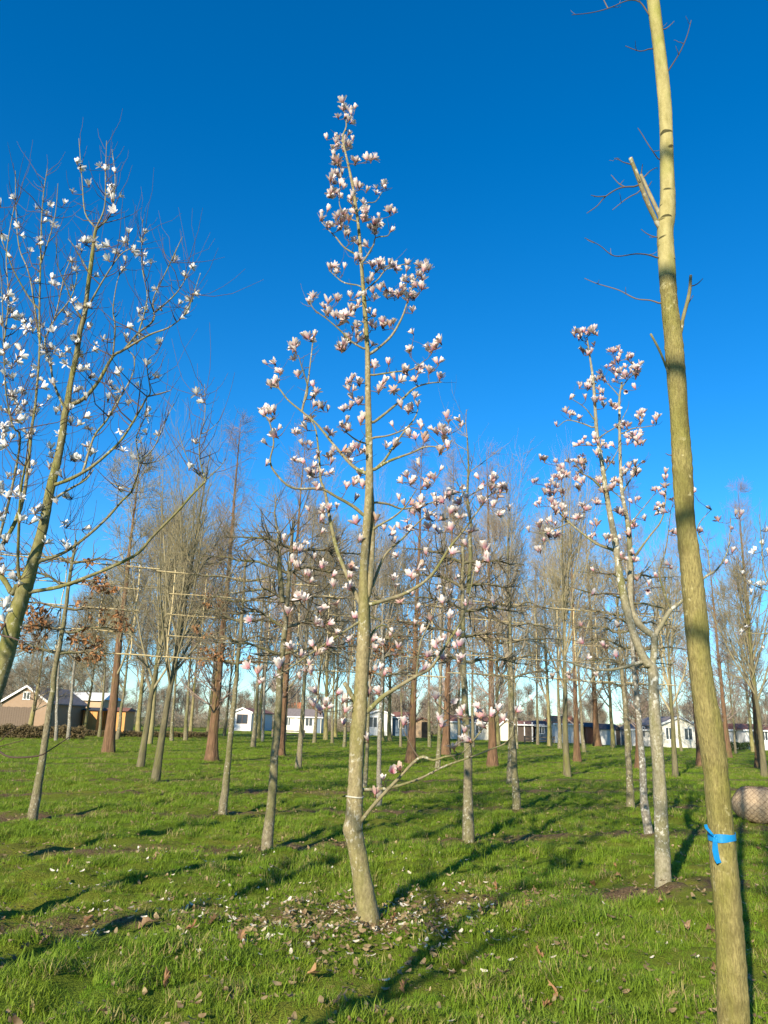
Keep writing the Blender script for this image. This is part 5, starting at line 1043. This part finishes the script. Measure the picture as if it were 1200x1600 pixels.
# ------------------------------------------------------------------ grass
rng = np.random.default_rng(12)
def noise2(x, y, s, seed):
    r = np.random.default_rng(seed); f = 0
    for k in range(7):
        a = r.uniform(0, 6.28); w = s * r.uniform(.6, 1.9); f = f + np.sin(w * (x * math.cos(a) + y * math.sin(a)) + r.uniform(0, 6.28))
    return f / 7 ** .5
PV = []; PQ = []; PT = []; PA = []; PK = []; n = 0; NVAR = 8
for k in range(NVAR):
    nb = 22
    for b_ in range(nb):
        a = rng.uniform(0, 6.28); rad = .075 * rng.random() ** .5; c = np.array([rad * math.cos(a), rad * math.sin(a), -.01])
        h = rng.uniform(.02, .062) * (1.2 if k >= 6 else 1); la = rng.uniform(0, 6.28); ln = rng.uniform(.3, 1.7) * h; d = np.array([math.cos(la), math.sin(la), 0]); s = np.array([-d[1], d[0], 0]) * rng.uniform(.0013, .0027)
        p1 = c + d * ln * .35 + [0, 0, h * .6]; p2 = c + d * ln + [0, 0, h]
        PV += [c - s, c + s, p1 + s * .8, p1 - s * .8, p2]; PA += [0, 0, .5, .5, 1]; PK += [k + 1] * 5
        PQ.append((n, n + 1, n + 2, n + 3)); PT.append((n + 3, n + 2, n + 4)); n += 5
ang = rng.uniform(-.70, .70, 400000)
uu = rng.random(400000)
# density 230 per m2 to 8 m, then falling
R1, R2, rho = 3.2, 8.0, 360.0
nA = int(1.4 * rho * (R2 ** 2 - R1 ** 2) / 2); dA = np.sqrt(R1 ** 2 + uu[:nA] * (R2 ** 2 - R1 ** 2))
pw = .32; R3 = 125.0; nB = int(1.4 * rho * R2 ** 1.68 * (R3 ** pw - R2 ** pw) / pw); dB = (R2 ** pw + uu[nA:nA + nB] * (R3 ** pw - R2 ** pw)) ** (1 / pw)
dd = np.concatenate([dA, dB]); an = ang[:len(dd)]; X = dd * np.sin(an); Y = dd * np.cos(an)
sr = (X * RN[0] + Y * RN[1] - ROW0); sr = np.abs((sr + ROWS / 2) % ROWS - ROWS / 2)
strip_ = np.clip(1.15 - sr * 1.7, 0, 1) * np.clip((dd - 4) / 8, .25, 1.2) + .36 * noise2(X, Y, 1.4, 3) + .30 * noise2(X, Y, 4.2, 5)
litter = np.exp(-((X + .05) ** 2 + (Y - 7.0) ** 2) / .9) * .42 + np.exp(-((X - 3.12) ** 2 + (Y - 8.65) ** 2) / .30) * 2
keep = rng.random(len(X)) > np.clip((strip_ + litter - .28) * 1.35, 0, .97)
patch = .45 * noise2(X, Y, 2.4, 21) + .75 * noise2(X, Y, 8.5, 22)
X, Y, dd, sr, patch = X[keep], Y[keep], dd[keep], sr[keep], patch[keep]
lush = .92 + .15 * noise2(X, Y, 1.1, 8) + .55 * np.tanh(1.6 * patch) - .30 * np.clip(1 - sr * 1.1, 0, 1)
sc = np.clip(lush, .34, 1.8) * rng.uniform(.7, 1.35, len(X)) * np.clip(dd / 12, 1, 3.0) ** .4
PTS = np.stack([X, Y, hgt(X, Y)], -1); npnt = len(PTS)
allV = np.vstack([np.array(PV), PTS]); kk = np.concatenate([PK, np.zeros(npnt)])
gm = make_mesh('grass', allV, PQ, PT, [M_grass], True, None, {'along': np.concatenate([PA, np.zeros(npnt)]), 'proto': kk, 'clump': np.concatenate([np.zeros(len(PV)), np.clip(.5 + .5 * patch, 0, 1)]), 'size': np.concatenate([np.ones(len(PV)), sc]), 'turn': np.concatenate([np.zeros(len(PV)), rng.uniform(0, 6.28, npnt)]), 'pick': np.concatenate([np.zeros(len(PV)), rng.integers(0, NVAR, npnt)]), 'tilt': np.concatenate([np.zeros(len(PV)), rng.normal(0, .16, npnt)])})
go = top('grass', gm, 'green lawn grass growing between and under the trees', 'grass', kind='stuff')
ng = bpy.data.node_groups.new('grass_tufts', 'GeometryNodeTree')
ng.interface.new_socket('Geometry', in_out='INPUT', socket_type='NodeSocketGeometry'); ng.interface.new_socket('Geometry', in_out='OUTPUT', socket_type='NodeSocketGeometry')
gi = ng.nodes.new('NodeGroupInput'); gout = ng.nodes.new('NodeGroupOutput')
def nattr(nm):
    a = ng.nodes.new('GeometryNodeInputNamedAttribute'); a.data_type = 'FLOAT'; a.inputs['Name'].default_value = nm; return a.outputs['Attribute']
def cmp(val, e):
    c = ng.nodes.new('FunctionNodeCompare'); c.data_type = 'FLOAT'; c.operation = 'EQUAL'; c.inputs['B'].default_value = val; c.inputs['Epsilon'].default_value = .1; ng.links.new(e, c.inputs['A']); return c.outputs[0]
pa = nattr('proto'); join = ng.nodes.new('GeometryNodeJoinGeometry')
for k in range(NVAR):
    sp = ng.nodes.new('GeometryNodeSeparateGeometry'); sp.domain = 'POINT'; ng.links.new(gi.outputs[0], sp.inputs[0]); ng.links.new(cmp(k + 1, pa), sp.inputs['Selection'])
    ti = ng.nodes.new('GeometryNodeGeometryToInstance'); ng.links.new(sp.outputs[0], ti.inputs[0]); ng.links.new(ti.outputs[0], join.inputs[0])
sp = ng.nodes.new('GeometryNodeSeparateGeometry'); sp.domain = 'POINT'; ng.links.new(gi.outputs[0], sp.inputs[0]); ng.links.new(cmp(0, pa), sp.inputs['Selection'])
m2p = ng.nodes.new('GeometryNodeMeshToPoints'); ng.links.new(sp.outputs[0], m2p.inputs[0])
iop = ng.nodes.new('GeometryNodeInstanceOnPoints'); ng.links.new(m2p.outputs[0], iop.inputs['Points']); ng.links.new(join.outputs[0], iop.inputs['Instance'])
iop.inputs['Pick Instance'].default_value = True
f2i = ng.nodes.new('FunctionNodeFloatToInt'); ng.links.new(nattr('pick'), f2i.inputs[0]); ng.links.new(f2i.outputs[0], iop.inputs['Instance Index'])
cx = ng.nodes.new('ShaderNodeCombineXYZ'); ng.links.new(nattr('turn'), cx.inputs['Z']); ng.links.new(nattr('tilt'), cx.inputs['X'])
try: e2r = ng.nodes.new('FunctionNodeEulerToRotation'); ng.links.new(cx.outputs[0], e2r.inputs[0]); ng.links.new(e2r.outputs[0], iop.inputs['Rotation'])
except Exception: ng.links.new(cx.outputs[0], iop.inputs['Rotation'])
ng.links.new(nattr('size'), iop.inputs['Scale']); ng.links.new(iop.outputs[0], gout.inputs[0])
md = go.modifiers.new('tufts', 'NODES'); md.node_group = ng

# ------------------------------------------------------------------ fallen petals and leaves
rng = np.random.default_rng(41)
def litter_mesh(name, C, size, ratio, mat, curl=.25, steep=.35):
    n = len(C); V = np.empty((n, 8, 3))
    for i in range(n):
        a = rng.uniform(0, 6.28); nn = np.array([rng.normal(0, steep), rng.normal(0, steep), 1]); nn /= np.linalg.norm(nn)
        d = np.cross(nn, [math.cos(a), math.sin(a), 0]); d /= np.linalg.norm(d); s = np.cross(nn, d); L = size * rng.uniform(.6, 1.3); w = L * ratio * rng.uniform(.7, 1.2)
        for j, (t, ww, hh) in enumerate(((-.5, .38, curl), (-.15, 1, 0), (.2, 1, 0), (.5, .45, curl * .6))):
            c = C[i] + d * L * t + nn * hh * L * .6
            V[i, 2 * j] = c + s * w * ww * .5 + nn * w * .2; V[i, 2 * j + 1] = c - s * w * ww * .5 + nn * w * .2 * rng.uniform(-.5, 1)
    b = np.arange(n)[:, None] * 8; Q = np.concatenate([b + np.array([[0, 1, 3, 2]]), b + np.array([[2, 3, 5, 4]]), b + np.array([[4, 5, 7, 6]])])
    return make_mesh(name, V.reshape(-1, 3), Q, None, [mat], True)
t_ = NT('fallen_petal'); pos_ = t_.n('ShaderNodeNewGeometry').outputs['Position']; nz_ = t_.noise(pos_, 9, 3)
M_petal = t_.bsdf(t_.ramp(nz_, .35, .6, (0.48, 0.35, 0.20, 1), (0.74, 0.68, 0.55, 1)), .6, None, trans=.2)
M_litter = leafmat('mixed_straw_and_leaf_litter', (0.13, 0.07, 0.03), (0.50, 0.38, 0.20))
M_dry3 = leafmat('rusty_fallen_leaf', (0.20, 0.09, 0.04), (0.44, 0.25, 0.12))
M_dry = leafmat('dry_brown_litter', (0.15, 0.085, 0.042), (0.42, 0.27, 0.14))
M_dry2 = leafmat('orange_brown_leaf', (0.34, 0.17, 0.07), (0.58, 0.35, 0.17))
nP = 760; a = rng.uniform(0, 6.28, nP); rr_ = np.abs(rng.normal(0, 1, nP)) * .85 + .18
px_, py_ = -.15 + rr_ * np.cos(a) * 1.35, 7.05 + rr_ * np.sin(a) * .95
e = rng.random(nP) < .35; px_ = np.where(e, rng.uniform(-3.4, 1.2, nP), px_); py_ = np.where(e, rng.uniform(5.4, 10.5, nP), py_)
top('fallen_petals', litter_mesh('fallen_petals', np.stack([px_, py_, hgt(px_, py_) + rng.uniform(.015, .05, nP)], -1), .046, .42, M_petal), 'scattered white fallen petals in the grass round the slim magnolia', 'petals', kind='stuff')
nL = 6500; ly = 4.6 + 21 * rng.random(nL) ** 1.6; lx = rng.uniform(-.62, .66, nL) * ly
sr = lx * RN[0] + ly * RN[1] - ROW0; k_ = np.round(sr / ROWS) * ROWS; pull = rng.random(nL) < .5; sr2 = np.where(pull, k_ + rng.normal(0, .35, nL), sr)
lx, ly = lx + (sr2 - sr) * RN[0], ly + (sr2 - sr) * RN[1]
q_ = rng.random(nL) < .14; lx = np.where(q_, rng.normal(-.1, .6, nL), lx); ly = np.where(q_, rng.normal(6.9, .55, nL), ly)
top('fallen_leaves', litter_mesh('fallen_leaves', np.stack([lx, ly, hgt(lx, ly) + rng.uniform(.015, .05, nL)], -1), .046, .55, M_litter, .3, .4), 'small dry brown leaf litter scattered through the grass', 'leaves', kind='stuff')
def curled_leaf(size, mat):
    W_ = (.06, .30, .17, .40, .24, .36, .12, .03); n = len(W_); V = []; Q = []; a = rng.uniform(.2, .5); p = np.array([-.5, 0, 0.0]) * size; bend = rng.uniform(-.5, .35)
    fold = rng.uniform(.5, 1.3)
    for i, w in enumerate(W_):
        wl, wr = w * size * rng.uniform(.75, 1.2), w * size * rng.uniform(.75, 1.2); f2 = fold * rng.uniform(.5, 1.4)
        V += [p + [0, wl * math.cos(fold), wl * math.sin(fold)], p, p + [0, -wr * math.cos(f2), wr * math.sin(f2)]]
        p = p + np.array([math.cos(a), .05 * rng.normal(), math.sin(a)]) * size / (n - 1); a += bend + rng.normal(0, .15)
    for i in range(n - 1):
        b = i * 3; Q += [(b, b + 1, b + 4, b + 3), (b + 1, b + 2, b + 5, b + 4)]
    return make_mesh('fallen_leaf', np.array(V), Q, None, [mat], False)
LM = [curled_leaf(s_, m_) for s_, m_ in ((.12, M_dry2), (.10, M_dry), (.11, M_dry3), (.09, M_dry), (.10, M_dry3), (.11, M_dry), (.09, M_dry3))]
for i, (u, v) in enumerate([(475, 1538), (250, 1558), (530, 1583), (628, 1542), (1073, 1465), (1110, 1525), (1052, 1578), (840, 1500), (890, 1343), (962, 1358), (965, 1380), (927, 1383), (1185, 1335), (105, 1362), (245, 1360), (180, 1372), (228, 1462), (140, 1450), (335, 1460), (780, 1400), (790, 1430), (850, 1565), (1108, 1467), (375, 1490), (70, 1490), (300, 1475), (835, 1410), (820, 1440), (700, 1470), (620, 1455), (40, 1500), (880, 1560), (1030, 1430)]):
    g = gnd(u, v - 6)
    lab = 'large orange curled leaf standing up in the foreground grass' if i == 0 else 'large dry brown fallen leaf lying in the grass'
    o = top('fallen_leaf', LM[0 if i == 0 else 1 + i % 6], lab, 'leaf', None if i == 0 else 'single large fallen leaves in the grass', loc=(g[0], g[1], float(hgt(g[0], g[1])) + (.05 if i == 0 else .03)))
    o.rotation_euler = (rng.normal(0, .5) - (.7 if i == 0 else .2), rng.normal(0, .4), rng.uniform(0, 6.28)); s = rng.uniform(.8, 1.25) * (1.25 if i == 0 else 1); o.scale = (s, s, s)
